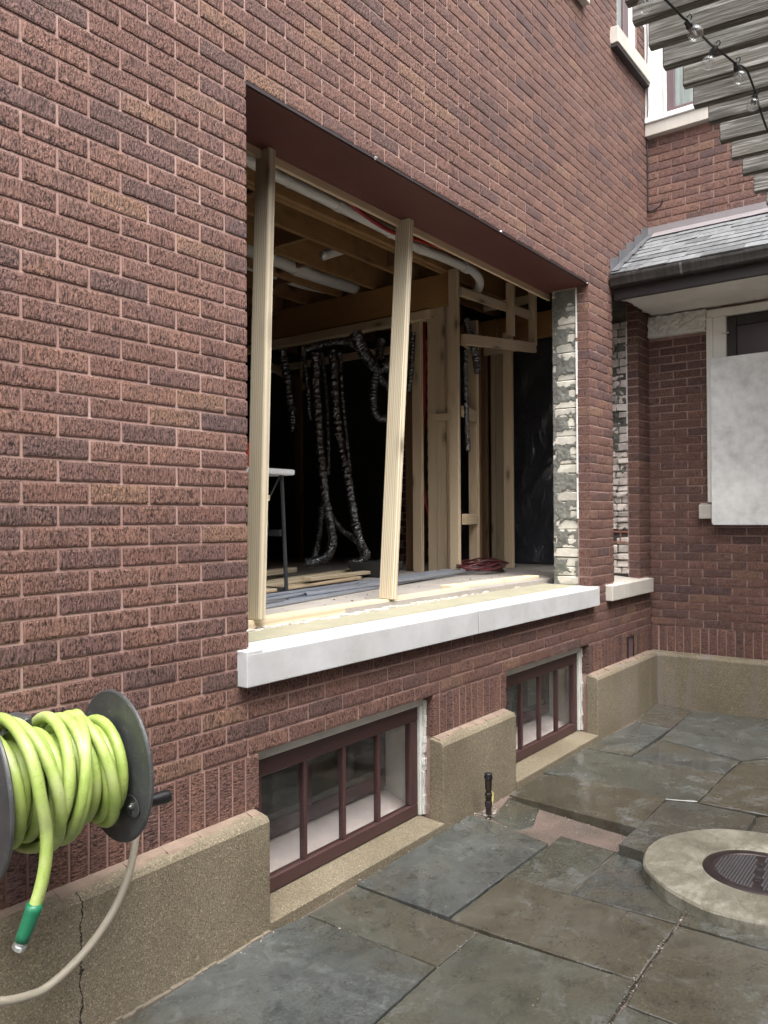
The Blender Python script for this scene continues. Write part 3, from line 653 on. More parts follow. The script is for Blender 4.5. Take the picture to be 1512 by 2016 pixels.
cells(edges_x(0.04, 0.03), ZE, solid_fn(0.04, 0.03), 0.0995, 0.30).build('wall_backing', M_innerbrick, wall)
bk = Bricks(Matrix(), None, (M_brick, M_soldier))
for i in range(74):
    z = ZS+i*C_+0.0055; zc = z+HB/2; ph = 1.328 if i % 2 else 1.212
    cuts = [(X0, 6.70)]
    def cut(lst, a, b):
        out = []
        for p, q in lst:
            if b <= p or a >= q: out.append((p, q)); continue
            if a > p: out.append((p, a))
            if b < q: out.append((b, q))
        return out
    if 4 <= i < 6: cuts = cut(cut(cuts, 2.052, 5.463), 5.705, 6.64)       # stone sills
    elif ZSILL < zc < ZLIN: cuts = cut(cuts, XL, XR)
    if ZSILL < zc < 3.40: cuts = cut(cuts, XP, XQ)
    if 5.20 < zc < 5.33: cuts = cut(cuts, 5.88, 6.72)
    if zc > 5.33: cuts = cut(cuts, *WXU)
    for a, b in cuts:
        if b-a > 0.03: course_fill(bk, z, HB, a, b, ph)
for a, b in ((X0, 2.16), (3.38, 4.155), (5.375, 6.70)):
    n = round((b-a)/0.0665); p_ = (b-a)/n
    for k in range(n): bk.put(a+k*p_+(0.005 if k else 0), 0.443, p_-(0.0105 if 0 < k < n-1 else 0.0055), 0.207, soldier=True)
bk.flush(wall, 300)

# steel lintel plate, its front edge and the timber nailer behind it
lp = MB().box(XL-0.05, XR+0.05, 0.012, 0.345, ZLIN-0.012, ZLIN-0.001); lo = lp.build('lintel_plate', M_primer, wall); tag(lo, 'dark red primed steel lintel plate')
MB().box(XL+0.002, XR-0.002, 0.0015, 0.0115, ZLIN-0.010, ZLIN+0.004).build('lintel_edge', M_iron, wall)
mb = MB(); rg = random.Random(77)                                              # blobs of old mortar left along the lintel edge
for x in (2.92, 4.12, 5.40):
    s_ = rg.uniform(.008, .016); me_ = [(x+rg.uniform(-1, 1)*s_, -0.004+rg.uniform(-.6, .6)*s_, ZLIN-0.004+rg.uniform(-1, .6)*s_) for _ in range(6)]
    mb.add(me_, [(0, 1, 2), (0, 2, 3), (0, 3, 4), (0, 4, 5), (0, 5, 1), (1, 3, 2), (1, 4, 3), (1, 5, 4)])
mb.build('mortar_blob', M_caulk, wall)
# limestone sill in two lengths with a drip at the end
sill_poly = [(-0.052, 0.928), (-0.052, 1.054), (0.10, 1.068), (0.10, 0.928), (-0.030, 0.928), (-0.030, 0.938), (-0.040, 0.938), (-0.040, 0.928)]
sill_poly2 = [(-0.052, 0.928), (-0.052, 1.054), (0.10, 1.068), (0.10, 0.928)]
for a, b in ((2.053, 3.751), (3.761, 5.462)):
    MB().prism(sill_poly2, 'x', a, b).build('stone_sill', M_lime, wall, bevel=0.004, seg=2)
for a, b in ((2.053, 2.135), (5.425, 5.462)):                               # raised lugs under the jambs
    MB().box(a, b, -0.0515, 0.02, 1.050, 1.064).build('sill_lug', M_lime, wall, bevel=0.002)
s2 = MB().prism([(-0.05, 0.935), (-0.05, 1.050), (0.22, 1.072), (0.22, 0.935)], 'x', 5.712, 6.632).build('stone_sill', M_lime_old, wall, bevel=0.006, seg=2)
tag(s2, 'stained weathered stone sill of the small opening')
# mortar bed between the sill stone and the timber plate, with a ragged white edge
pb = MB(); pb.box(XL+0.003, XR-0.003, 0.1005, 0.36, 0.95, 1.069); pb.build('sill_mortar', M_parge_sill, wall)
rag = MB(); rg = random.Random(9); x = XL+0.01
while x < XR-0.25:
    wd = rg.uniform(0.015, 0.05); y1 = 0.335+(x-2.4)*0.030; y0 = y1-rg.uniform(0.02, 0.055)
    rag.box(x, x+wd*0.96, y0, y1+0.01, 1.060, 1.069+rg.uniform(0.003, 0.012)); x += wd
tag(rag.build('ragged_mortar', M_lime_old, wall, bevel=0.003), None)

# right-hand jamb of the big opening: parged rubble with pale brick ends showing
jamb = thing_part('parged_jamb', (XR+0.03, 0.2, 1.1), wall); tag(jamb, 'grey parged jamb with pale rough brick ends showing through ragged holes')
MB().box(XR+0.030, XR+0.25, 0.101, 0.30, 1.06, ZLIN-0.013).build('jamb_core', M_parge, jamb)
rg = random.Random(77); z = 1.066; kk = 0
while z < ZLIN-0.05:                                                        # rough pale bricks of the inner leaf, each on its own
    y = 0.1015 if kk % 2 else 0.085
    while y < 0.292:
        l = 0.20; y0 = max(0.1015, y); y1 = min(0.298, y+l-0.008)
        if y1-y0 > 0.02:
            me = MB().box(0, 0.05, y0, y1, z, z+0.064).mesh('rough_brick', 0.005, 1)
            for v in me.vertices: v.co += Vector((rg.uniform(-.003, .003), rg.uniform(-.002, .002), rg.uniform(-.003, .003)))
            add('rough_brick', me, M_cream_brick, jamb, Matrix.Translation((XR+0.012+rg.uniform(-0.002, 0.006), 0, 0)))
        y += l
    z += C_; kk += 1
def ragged_sheet(x0, y0, y1, z0, z1, hole, mat, parent, name, st=0.0045, th=0.010, amp=0.005, seed=0):
    """trowelled mortar with ragged holes: a lumpy sheet facing -x"""
    ny = int((y1-y0)/st); nz = int((z1-z0)/st); vs = []; fs = []; idx = {}
    keep = lambda j, i: not hole(y0+(i+.5)*st, z0+(j+.5)*st)
    def vid(j, i):
        if (j, i) not in idx:
            y = y0+i*st; z = z0+j*st; q = Vector((y*16, z*16, seed)); h = amp*(mnoise.noise(q)+0.5*mnoise.noise(q*2.7)+0.25*mnoise.noise(q*6.3))
            edge = all(0 <= jj < nz and 0 <= ii < ny and keep(jj, ii) for jj in (j-1, j) for ii in (i-1, i))
            idx[(j, i)] = len(vs); vs.append((x0-h+(0.0 if edge else th), y, z))
        return idx[(j, i)]
    for j in range(nz):
        for i in range(ny):
            if keep(j, i): fs.append((vid(j, i), vid(j+1, i), vid(j+1, i+1), vid(j, i+1)))
    return MB().add(vs, fs).build(name, mat, parent, smooth=True)
HOLES = []; z = 1.105; kk = 0; rg = random.Random(5)
while z < 3.15:
    HOLES.append((rg.uniform(.170, .190), z, rg.uniform(.070, .090), rg.uniform(.040, .052)))
    if kk % 4 != 3: HOLES.append((rg.uniform(.125, .16), z+.105, rg.uniform(.018, .040), rg.uniform(.026, .040)))
    if kk % 3 == 1: HOLES.append((.285, z+.10, .020, .032))
    z += rg.uniform(.196, .222); kk += 1
def jhole(y, z):
    n1 = mnoise.noise(Vector((y*26, z*22, 3))); n2 = mnoise.noise(Vector((y*70, z*70, 9)))
    for (yc, zc, hw, hh) in HOLES:
        if abs(z-zc) > .09: continue
        d = (abs(y-yc)/hw)**3+(abs(z-zc+0.012*mnoise.noise(Vector((y*30, zc, 1))))/hh)**3
        if d < 1.0+1.25*n1+0.5*n2: return True
    return False
ragged_sheet(XR+0.009, 0.1015, 0.298, 1.062, ZLIN-0.014, jhole, M_parge, jamb, 'parge_coat')
rg = random.Random(21)
def patch(xf, yc, zc, hw, hh, mat, parent, name='exposed_brick', th=0.005, seed=0):
    r = random.Random(seed); n = 26; pl = []
    for k in range(n):
        a = 2*PI*k/n; ca, sa = math.cos(a), math.sin(a); e = 1.0/max(abs(ca)**6+abs(sa)**6, 1e-6)**(1/6); q = e*(0.93+0.22*mnoise.noise(Vector((ca*2.2, sa*2.2, seed*1.7)))+r.uniform(-.05, .05))
        pl.append((yc+hw*ca*q, zc+hh*sa*q))
    m = MB().prism(pl, 'x', xf-th, xf+0.03)
    return m.build(name, mat, parent, bevel=0.002)
ck = MB(); z = 1.55
while z < 3.22:
    h = rg.uniform(0.10, 0.25); t = rg.uniform(0.0035, 0.008); ck.box(XR+0.001, XR+0.010, 0.0945-t/2, 0.1035+t/2, z, min(3.225, z+h)); z += h+(0.0 if rg.random() < 0.75 else 0.03)
ck.build('caulk_bead', M_caulk, wall, bevel=0.002)

# torn-open jamb of the small second opening
tj = MB().box(XQ+0.030, XQ+0.24, 0.10, 0.30, 1.06, 3.40).build('torn_jamb', M_parge_dark, wall); tag(tj, 'torn jamb of the small opening, sooty above and limewashed brick below')
z = 1.09; rg = random.Random(4)
while z < 3.15:
    h = rg.uniform(0.045, 0.075)
    if 1.34 < z < 1.40:
        z = 1.46; continue
    y = 0.092
    while y < 0.24:
        l = rg.uniform(0.06, 0.12); m = MB().box(0, 0.05, 0, l-0.006, 0, h-0.007); me = m.mesh('rough_brick', 0.006, 1)
        for v in me.vertices: v.co += Vector((rg.uniform(-.006, .006), rg.uniform(-.004, .004), rg.uniform(-.004, .004)))
        add('rough_brick', me, M_white_brick, tj, Matrix.Translation((XQ+rg.uniform(-0.002, 0.020), y, z))@Euler((rg.uniform(-.06, .06), 0, rg.uniform(-.1, .1))).to_matrix().to_4x4()); y += l
    z += h
ht = MB()                                                                     # hollow clay tile with two open cells
for z0, z1 in ((1.345, 1.358), (1.430, 1.445)): ht.box(XQ+0.004, XQ+0.20, 0.092, 0.24, z0, z1)
for y0, y1 in ((0.092, 0.104), (0.158, 0.172), (0.228, 0.24)): ht.box(XQ+0.006, XQ+0.20, y0, y1, 1.3585, 1.4295)
ht.build('hollow_tile', M_tile, tj, bevel=0.002)
MB().box(XQ+0.015, XQ+0.029, 0.108, 0.226, 1.3585, 1.4295).build('tile_void', M_darkin, tj)
def thole(y, z):
    lim = 2.10+0.10*mnoise.noise(Vector((y*14, 2, 2))); n1 = mnoise.noise(Vector((y*18, z*14, 13)))
    if z < lim: return n1 < 0.34 or z < 1.45
    return n1 > 0.46
ragged_sheet(XQ+0.012, 0.094, 0.24, 1.08, 3.20, thole, M_parge_dark, tj, 'parge_coat', amp=0.012, th=0.016, seed=4)
c2 = MB(); z = 2.2
while z < 3.1:
    h = rg.uniform(.06, .2); c2.box(XQ+0.001, XQ+0.008, 0.0935, 0.103, z, z+h); z += h+rg.choice((0, 0.02, 0.06))
c2.build('caulk_bead', M_caulk, wall)

# concrete water table along the foot of the wall and the basement window sills
def base_piece(x0, x1, y0=-0.078, mat=M_base, top=0.443, parent=wall):
    m = MB().prism([(y0, -0.10), (y0, top-0.030), (y0+0.012, top-0.012), (-0.004, top-0.001), (0.0074, top-0.001), (0.0074, -0.10)], 'x', x0, x1)
    return m.build('concrete_base', mat, parent, bevel=0.006, seg=2)
base_piece(X0, 2.143); base_piece(3.352, 4.128); base_piece(5.345, 6.628)
for a, b in ((X0, 2.13), (3.37, 4.115), (5.36, 6.62)):                          # pinkish mortar wash smeared on the ledge
    m = MB(); x = a; rg = random.Random(int(a*10)+50)
    while x < b:
        l = rg.uniform(.03, .09); yf = -0.024-rg.uniform(0, .034); m.prism([(yf, 0.432), (yf+.008, 0.4405), (-.001, 0.4475), (-.001, 0.432)], 'x', x, min(b, x+l)); x += l
    m.build('mortar_wash', M_wash, wall)
for a, b in BW:
    MB().prism([(-0.080, -0.10), (-0.080, 0.030), (0.30, 0.050), (0.30, -0.10)], 'x', a-0.018, b-0.022).build('basement_sill', M_base, wall, bevel=0.004)
    # plastered reveals behind the brick, the full depth of the wall
    MB().box(a-0.03, a-0.001, 0.091, 0.34, 0.0, ZS).build('basement_reveal', M_white_old, wall)
    MB().box(b+0.001, b+0.03, 0.091, 0.34, 0.0, ZS).build('basement_reveal', M_white_old, wall)
    MB().box(a, b, 0.10, 0.34, 0.652, 0.66).build('basement_head', M_white_old, wall)
# splash of render left along the foot
sk = MB(); x = 0.2; rg = random.Random(31)
while x < 2.14:
    l = rg.uniform(0.02, 0.05); sk.box(x, min(x+l*1.1, 2.142), -0.078-rg.uniform(0.008, 0.018), -0.0775, -0.03, rg.uniform(0.002, 0.010)); x += l
sk.build('mortar_fillet', M_fillet, wall, bevel=0.003)

def basement_window(x0, x1, label):
    win = thing_part('basement_window', (x0, 0.065, 0), wall); tag(win, label)
    z0, z1 = 0.042, 0.652
    o = MB(); o.box(x0+0.001, x1-0.001, 0.060, 0.125, z1-0.052, z1-0.001); o.box(x1-0.034, x1-0.001, 0.058, 0.125, z0, z1-0.0525); o.box(x0+0.001, x0+0.034, 0.058, 0.125, z0, z1-0.0525)
    o.build('window_frame', M_white_old, win, bevel=0.003)
    cs = MB(); rq = random.Random(int(x0*100)); z = z0                          # ragged caulk and flaking paint down the jamb
    while z < z1-0.06:
        h_ = rq.uniform(.015, .05); cs.box(x1-0.010-rq.uniform(0, .010), x1+0.004, 0.040+rq.uniform(0, .012), 0.0575, z, z+h_*0.97); z += h_
    cs.build('flaking_caulk', M_white_old, win, bevel=0.002)
    a, b = x0+0.036, x1-0.036; t = z1-0.053
    s = MB(); s.box(a, b, 0.072, 0.112, z0, z0+0.062); s.box(a, b, 0.072, 0.112, t-0.075, t); s.box(a, a+0.05, 0.0725, 0.1115, z0+0.0625, t-0.0755); s.box(b-0.062, b, 0.0725, 0.1115, z0+0.0625, t-0.0755)
    s.build('sash', M_maroon, win, bevel=0.004)
    g0, g1 = a+0.05, b-0.062; n = 4; p_ = (g1-g0)/n
    for k in range(1, n): MB().box(g0+k*p_-0.011, g0+k*p_+0.011, 0.074, 0.104, z0+0.0625, t-0.0755).build('muntin', M_maroon, win, bevel=0.003)
    for k in range(n): MB().box(g0+k*p_+(0.0112 if k else 0.0002), g0+(k+1)*p_-(0.0112 if k < n-1 else 0.0002), 0.088, 0.091, z0+0.063, t-0.076).build('pane', M_glass, win)
    MB().prism([(0.126, 0.045), (0.126, 0.062), (0.345, 0.120), (0.345, 0.045)], 'x', x0+0.001, x1-0.001).build('inner_sill', M_sillin, win)
    # the inner sash, dark, deep in the wall
    q = MB(); y0, y1 = 0.302, 0.345
    q.box(x0+0.002, x1-0.002, y0, y1, 0.135, 0.205); q.box(x0+0.002, x1-0.002, y0, y1, 0.60, 0.650); q.box(x0+0.002, x0+0.06, y0+.001, y1-.001, 0.2055, 0.5995); q.box(x1-0.06, x1-0.002, y0+.001, y1-.001, 0.2055, 0.5995)
    q.box((x0+x1)/2-0.03, (x0+x1)/2+0.03, y0+.001, y1-.001, 0.2055, 0.5995)
    q.build('inner_sash', M_purple, win, bevel=0.004)
    MB().box(x0+0.06, x1-0.06, 0.318, 0.330, 0.2055, 0.2330).build('inner_rail', M_parge, win)
    MB().box(x0+0.061, x1-0.061, 0.322, 0.326, 0.2335, 0.599).build('inner_pane', M_glass, win)
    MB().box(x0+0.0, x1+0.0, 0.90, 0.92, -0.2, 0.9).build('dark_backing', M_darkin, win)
    return win
basement_window(*BW[0], 'nearer basement window with maroon four-light sash')
basement_window(*BW[1], 'farther basement window with maroon four-light sash')
# cellar behind the windows
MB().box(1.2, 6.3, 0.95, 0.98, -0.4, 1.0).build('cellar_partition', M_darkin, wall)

# small vent let into the soldier course near the corner
vt = thing_part('wall_vent', (6.2, 0, 0.52), wall)
v = MB(); v.box(6.13, 6.145, -0.012, 0.03, 0.43, 0.62); v.box(6.255, 6.27, -0.012, 0.03, 0.43, 0.62); v.box(6.1455, 6.2545, -0.012, 0.03, 0.43, 0.445); v.box(6.1455, 6.2545, -0.012, 0.03, 0.605, 0.62)
v.build('vent_frame', M_iron, vt, bevel=0.002); MB().box(6.1455, 6.2545, -0.004, 0.004, 0.4455, 0.6045).build('vent_flap', M_purple, vt)

# upstairs window over the corner, and the corner of the next sill along
uw = thing_part('upper_window', (6.3, 0, 5.3), wall)
MB().prism([(-0.060, 5.196), (-0.060, 5.322), (0.09, 5.335), (0.09, 5.196)], 'x', 5.895, 6.640).build('stone_sill', M_lime_old, uw, bevel=0.004)
MB().box(5.90, 6.638, -0.050, 0.01, 5.170, 5.1955).build('sill_drip', M_fascia, uw)
f = MB(); f.box(6.005, 6.06, 0.02, 0.09, 5.336, 6.0); f.box(6.41, 6.47, 0.012, 0.09, 5.336, 6.0); f.build('window_frame', M_white, uw, bevel=0.004)
f = MB(); f.box(6.3, 6.4095, 0.045, 0.09, 5.336, 6.0); f.box(6.0605, 6.2995, 0.05, 0.09, 5.336, 5.37); f.build('sash', M_purple, uw, bevel=0.003)
MB().box(6.0605, 6.2995, 0.065, 0.072, 5.3705, 6.0).build('pane', M_panepale, uw)
MB().prism([(-0.055, 5.205), (-0.055, 5.34), (0.0, 5.345), (0.0, 5.205)], 'x', 4.7, 5.365).build('stone_sill', M_lime_old, wall, bevel=0.004)

# ------------------------------------------------------------------ the return wall with the porch window
MBW = Matrix(((0, 1, 0, XB), (-1, 0, 0, 0), (0, 0, 1, 0), (0, 0, 0, 1)))   # local x -> -y, local -y -> -x
wb = thing('brick_wall', (XB, -0.7, 0), 'shaded brick return wall under the slate roof, at right angles to the long wall', 'wall')
YE = 2.6
def wbox(m, u0, u1, d0, d1, z0, z1): return m.box(XB+d0, XB+d1, -u1, -u0, z0, z1)
m = MB(); wbox(m, 0.001, 0.478, .0075, .3, 0, 4.80); wbox(m, 0.478, 1.85, .0075, .3, 0, 1.60); wbox(m, 0.478, 1.85, .0075, .3, 3.21, 4.80); wbox(m, 1.85, YE, .0075, .3, 0, 6.1); wbox(m, 0.001, 1.85, .0075, .3, 6.0, 6.1)
m.build('mortar_core', M_mortar, wb)
bb = Bricks(MBW, None, (M_brick, M_soldier))
for i in range(36):
    z = ZS+i*C_+0.0055; ph = -0.134 if i % 2 else -0.0223
    if z > 3.02: break
    ab = [(0.0, 0.476)] + ([(1.86, YE)] if z > 1.55 else [])
    if z < 1.52: ab = [(0.0, YE)]
    elif z < 1.66: ab = [(0.0, 0.41), (1.9, YE)]
    for a, b in ab: course_fill(bb, z, HB, a, b, ph)
for i in range(49, 61):
    z = ZS+i*C_+0.0055
    if z < 4.0 or z+HB > 4.765: continue
    course_fill(bb, z, HB, 0.0, YE, -0.134 if i % 2 else -0.0223)
n = 39
for k in range(n): bb.put(k*YE/n+(0.005 if k else 0), 0.443, YE/n-0.0105, 0.207, soldier=True)
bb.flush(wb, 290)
m = MB().prism([(XB-0.075, -0.10), (XB-0.075, 0.413), (XB-0.062, 0.431), (XB-0.003, 0.442), (XB+0.0074, 0.442), (XB+0.0074, -0.10)], 'y', -YE, -0.002)
m.build('concrete_base', M_base, wb, bevel=0.005)
# the porch window
pw = thing_part('porch_window', (XB, -1.15, 1.6), wb)
m = MB(); wbox(m, .479, .628, -.035, .02, 1.672, 3.160); wbox(m, .479, 1.85, -.038, .02, 3.161, 3.225); wbox(m, .479, .53, -.050, -.0355, 1.672, 3.160)
m.build('window_frame', M_cream, pw, bevel=0.005)
m = MB(); wbox(m, .6285, .70, -.005, .05, 1.672, 3.160); wbox(m, .7005, 1.85, -.005, .05, 3.08, 3.160); wbox(m, .7005, 1.85, -.005, .05, 1.672, 1.76); wbox(m, 1.75, 1.85, -.006, .05, 1.7605, 3.0795)
m.build('sash', M_fascia, pw, bevel=0.004)
m = MB(); wbox(m, .7005, 1.7495, .020, .026, 1.7605, 3.0795); m.build('pane', M_screen, pw)
m = MB(); m.tube([(XB-.034, -.60, 3.02), (XB-.055, -.605, 3.02), (XB-.06, -.63, 3.015), (XB-.045, -.65, 3.02)], 0.006, 6); m.build('window_catch', M_white_old, pw)
m = MB().prism([(XB-.055, 1.542), (XB-.055, 1.655), (XB+.02, 1.671), (XB+.02, 1.542)], 'y', -1.95, -.41); o = m.build('stone_sill', M_lime_old, pw, bevel=0.006, seg=2)
# rough stucco frieze
m = MB(); rg = random.Random(2); nx = 40; nz = 14; vs = []
for j in range(nz+1):
    for i in range(nx+1):
        u = 0.012+(0.466)*i/nx; z = 3.062+0.175*j/nz; e = 0.004*rg.random() if 0 < i < nx else 0
        vs.append((XB-.030-0.034*(0.5+mnoise.noise(Vector((u*30, z*44, 1))))-e, -u, z+(0.006*mnoise.noise(Vector((u*30, 3, 0))) if j == 0 else 0)))
fs = [(j*(nx+1)+i, j*(nx+1)+i+1, (j+1)*(nx+1)+i+1, (j+1)*(nx+1)+i) for j in range(nz) for i in range(nx)]
m.add(vs, fs); b0 = (XB+0.004)
e1 = [(b0, p[1], p[2]) for p in vs[:nx+1]]; m.add(vs[:nx+1]+e1, [(i, nx+1+i, nx+2+i, i+1) for i in range(nx)])
sd0 = [vs[j*(nx+1)] for j in range(nz+1)]; m.add(sd0+[(b0, p[1], p[2]) for p in sd0], [(j, j+1, nz+2+j, nz+1+j) for j in range(nz)])
m.build('stucco_frieze', M_stucco, wb, smooth=True)
# upstairs window of the return wall
uw = thing_part('upper_window', (XB, -.6, 4.8), wb)
m = MB(); wbox(m, 0.002, 1.05, -.055, .05, 4.765, 4.868); m.build('stone_sill', M_lime_old, uw, bevel=0.004)
m = MB(); wbox(m, 0.002, 1.05, -.070, .05, 4.8685, 4.915); m.build('window_board', M_white, uw, bevel=0.006)
m = MB(); wbox(m, 0.001, .040, -.050, .06, 4.9155, 6.0); wbox(m, .0405, .150, -.022, .06, 4.9155, 6.0); wbox(m, .1505, .170, -.035, .06, 4.9155, 6.0); m.build('window_frame', M_white, uw, bevel=0.004)
m = MB(); wbox(m, .1705, .232, -.004, .06, 4.9155, 6.0); wbox(m, .2325, 1.05, -.004, .06, 4.9155, 4.972); m.build('sash', M_purple, uw, bevel=0.004)
m = MB(); wbox(m, .2325, 1.05, .02, .027, 4.9725, 6.0); m.build('pane', M_panepale, uw)
# lead flashing where the roof meets the wall
m = MB(); wbox(m, 0.002, YE, -.010, .006, 3.925, 4.008); m.build('wall_flashing', M_flash2, wb)
# cables down the corner
def cable(name, P, r, mat, label, cat='cable', n=8, parent=None):
    o = MB().tube(catmull(P, n), r, 7).build(name, mat, parent, smooth=True)
    return tag(o, label, cat) if parent is None else o
cable('cable', [(XB-.012, -.008, 4.90), (XB-.010, -.006, 4.70), (XB-.012, -.010, 4.60), (XB-.008, -.006, 4.2), (XB-.008, -.010, 4.16), (XB-.016, -.030, 4.145), (XB-.014, -.075, 4.150), (XB-.010, -.118, 4.185), (XB-.008, -.128, 4.225), (XB+.006, -.128, 4.236)], 0.0055, M_black,
      'thin black cable running down the wall corner and looping into the bricks')
cable('cable', [(XB-.058, -.020, 6.0), (XB-.056, -.030, 5.6), (XB-.056, -.024, 5.3), (XB-.056, -.032, 5.05), (XB-.054, -.024, 4.925)], 0.0045, M_purple, 'thin lilac-grey cable stapled down the white corner trim of the upper window')

# ------------------------------------------------------------------ porch roof
pr = thing('porch_roof', (6.25, -0.9, 3.2), 'small grey slate porch roof with black gutter and stucco soffit', 'roof')
RS = Vector((6.700-5.832, 0, 3.925-3.392)); RL = RS.length; RD = RS.normalized(); RN = Vector((-RD.z, 0, RD.x))
def rp(s, y, h): p = Vector((5.832, y, 3.392))+RD*s+RN*h; return p
vs = [rp(0, -.004, -.001), rp(0, -YE, -.001), rp(RL, -YE, -.001), rp(RL, -.004, -.001), rp(0, -.004, -.03), rp(0, -YE, -.03), rp(RL, -YE, -.03), rp(RL, -.004, -.03)]
MB().add(vs, [(0,3,2,1),(4,5,6,7),(0,1,5,4),(1,2,6,5),(2,3,7,6),(3,0,4,7)]).build('roof_deck', M_fascia, pr)
rg = random.Random(12); NR = 8; ex = (RL-0.11)/NR
for r_ in range(NR):
    y = -0.012-(0.09 if r_ % 2 else 0.0)*0
    first = True
    while y > -YE:
        l = rg.uniform(0.15, 0.30); l = l*0.5 if first and r_ % 2 else l; first = False
        s0 = -0.02+r_*ex+rg.uniform(-.006, .006); s1 = s0+ex*1.9; yb = y-l+0.003
        t0 = rg.uniform(0, .006); A = [rp(s0, y, 0.008+t0), rp(s0+rg.uniform(-.012, .012), yb, 0.008+t0+rg.uniform(-.004, .004)), rp(min(s1, RL), yb, 0.002), rp(min(s1, RL), y, 0.002)]
        Bt = [p+RN*0.011 for p in A]
        MB().add(A+Bt, [(0,3,2,1),(4,5,6,7),(0,1,5,4),(1,2,6,5),(2,3,7,6),(3,0,4,7)]).build('slate', M_slate, pr)
        y -= l
# apron flashing over the top course
vs = [rp(RL-.135, -.02, .030), rp(RL-.135, -YE, .030), (6.696, -YE, 3.955), (6.696, -.02, 3.955)]; vs2 = [Vector(p)-RN*0.004 for p in vs]
MB().add(list(vs)+list(vs2), [(0,3,2,1),(4,5,6,7),(0,1,5,4),(1,2,6,5),(2,3,7,6),(3,0,4,7)]).build('apron_flashing', M_flash2, pr)
for k in range(5):                                                              # stepped flashing up the long wall
    s0 = k*RL/5+0.01; s1 = s0+RL/5+0.02; a = rp(s0, 0, 0.012); b = rp(min(s1, RL), 0, 0.012); zt_ = a.z+0.115
    yf = -0.004-0.0045*(k % 2)-0.003
    MB().prism([(a.x, a.z), (b.x, b.z), (b.x, max(zt_+0.07, b.z+0.04)), (a.x, zt_)], 'y', yf, yf+0.003).build('step_flashing', M_flash, pr, bevel=0.0008)
    p = [rp(s0, -.012, .032), rp(s0, -.075, .032), rp(min(s1, RL), -.055, .032), rp(min(s1, RL), -.012, .032)]; q = [v-RN*0.003 for v in p]
    MB().add(p+q, [(0,3,2,1),(4,5,6,7),(0,1,5,4),(1,2,6,5),(2,3,7,6),(3,0,4,7)]).build('flashing_foot', M_flash, pr)
gp = [(5.905, 3.306), (5.905, 3.385), (5.899, 3.385), (5.899, 3.314), (5.835, 3.312), (5.822, 3.319), (5.818, 3.332), (5.808, 3.350), (5.800, 3.370), (5.806, 3.376), (5.801, 3.384), (5.790, 3.378), (5.792, 3.362), (5.804, 3.345), (5.812, 3.328), (5.816, 3.312), (5.832, 3.304)]
m = MB(); n = len(gp); vs = [(p[0], -.016, p[1]) for p in gp]+[(p[0], -YE, p[1]) for p in gp]
m.add(vs, [(i, (i+1) % n, n+(i+1) % n, n+i) for i in range(n)])
gt = m.build('gutter', M_gutter, pr)
ec = [(5.905, 3.307), (5.905, 3.385), (5.795, 3.380), (5.794, 3.362), (5.806, 3.345), (5.814, 3.328), (5.818, 3.313), (5.832, 3.305)]
MB().prism(ec, 'y', -.0155, -.012).build('gutter_end', M_gutter, gt)
jp = [(p[0]-0.004, p[1]-0.003) for p in gp[9:]]; jp2 = [(5.80, 3.386), (5.786, 3.380), (5.787, 3.362), (5.799, 3.344), (5.807, 3.327), (5.811, 3.310), (5.83, 3.299), (5.83, 3.305), (5.817, 3.313), (5.813, 3.328), (5.805, 3.345), (5.793, 3.362), (5.792, 3.377)]
MB().prism(jp2, 'y', -.545, -.530).build('gutter_joint', M_flash, gt)
MB().box(5.906, 5.940, -YE, -.004, 3.222, 3.42).build('fascia', M_fascia, pr, bevel=0.003)
m = MB(); rg = random.Random(6); nx, ny = 24, 60; vs = []
for j in range(ny+1):
    for i in range(nx+1):
        x = 5.941+(6.69-5.941)*i/nx; y = -.010-(YE-.03)*j/ny; y += (0.035*mnoise.noise(Vector((x*9, 5, 0)))-0.03 if j == 0 and i > 4 else 0)
        vs.append((x, y, 3.250+0.006*mnoise.noise(Vector((x*20, y*20, 0)))+(0.0 if i < nx else -.004)))
fs = [(j*(nx+1)+i, j*(nx+1)+i+1, (j+1)*(nx+1)+i+1, (j+1)*(nx+1)+i) for j in range(ny) for i in range(nx)]
sf = m.add(vs, fs).build('soffit', M_stucco, pr, smooth=True)
sm = sf.modifiers.new('thick', 'SOLIDIFY'); sm.thickness = 0.02; sm.offset = 1.0
#PART3
# ------------------------------------------------------------------ pergola overhead and its string of bulbs
PZ = 3.16
pg = thing('pergola', (3.6, -2.9, 0), 'weathered grey timber pergola of closely spaced slats above the patio', 'pergola')
ends = [(2.409, -1.352, 3.160), (2.522, -1.362, 3.160), (2.684, -1.366, 3.160), (2.846, -1.369, 3.160), (3.018, -1.367, 3.160), (3.185, -1.372, 3.160), (3.355, -1.365, 3.160), (3.559, -1.358, 3.160), (3.752, -1.353, 3.160), (3.957, -1.347, 3.160), (4.207, -1.332, 3.160), (4.426, -1.323, 3.160), (4.666, -1.310, 3.160)]
xs_ = [e[0] for e in ends]
xx = xs_[0]
while xx > -1.6: xx -= 0.165; xs_.insert(0, xx)
xx = xs_[-1]
while xx < 6.0: xx += 0.22; xs_.append(xx)
pdir = Vector((math.sin(math.radians(5.0)), -math.cos(math.radians(5.0)), 0)); rg = random.Random(8)
for x in xs_:
    A = Vector((x+0.019, -1.363+rg.uniform(-.012, .012), PZ+0.07+rg.uniform(-.004, .004))); B = A+pdir*3.6+Vector((rg.uniform(-.03, .03), 0, rg.uniform(-.02, .02)))
    o = board('slat', A, B, 0.14, 0.038, (0, 0, 1), M_cedar, pg, bevel=0.004)
for y in (-2.15, -4.2):
    board('beam', (-1.8, y, PZ-0.105), (6.4, y, PZ-0.105), 0.19, 0.045, (0, 0, 1), M_cedar, pg, bevel=0.004) if y < -3 else None
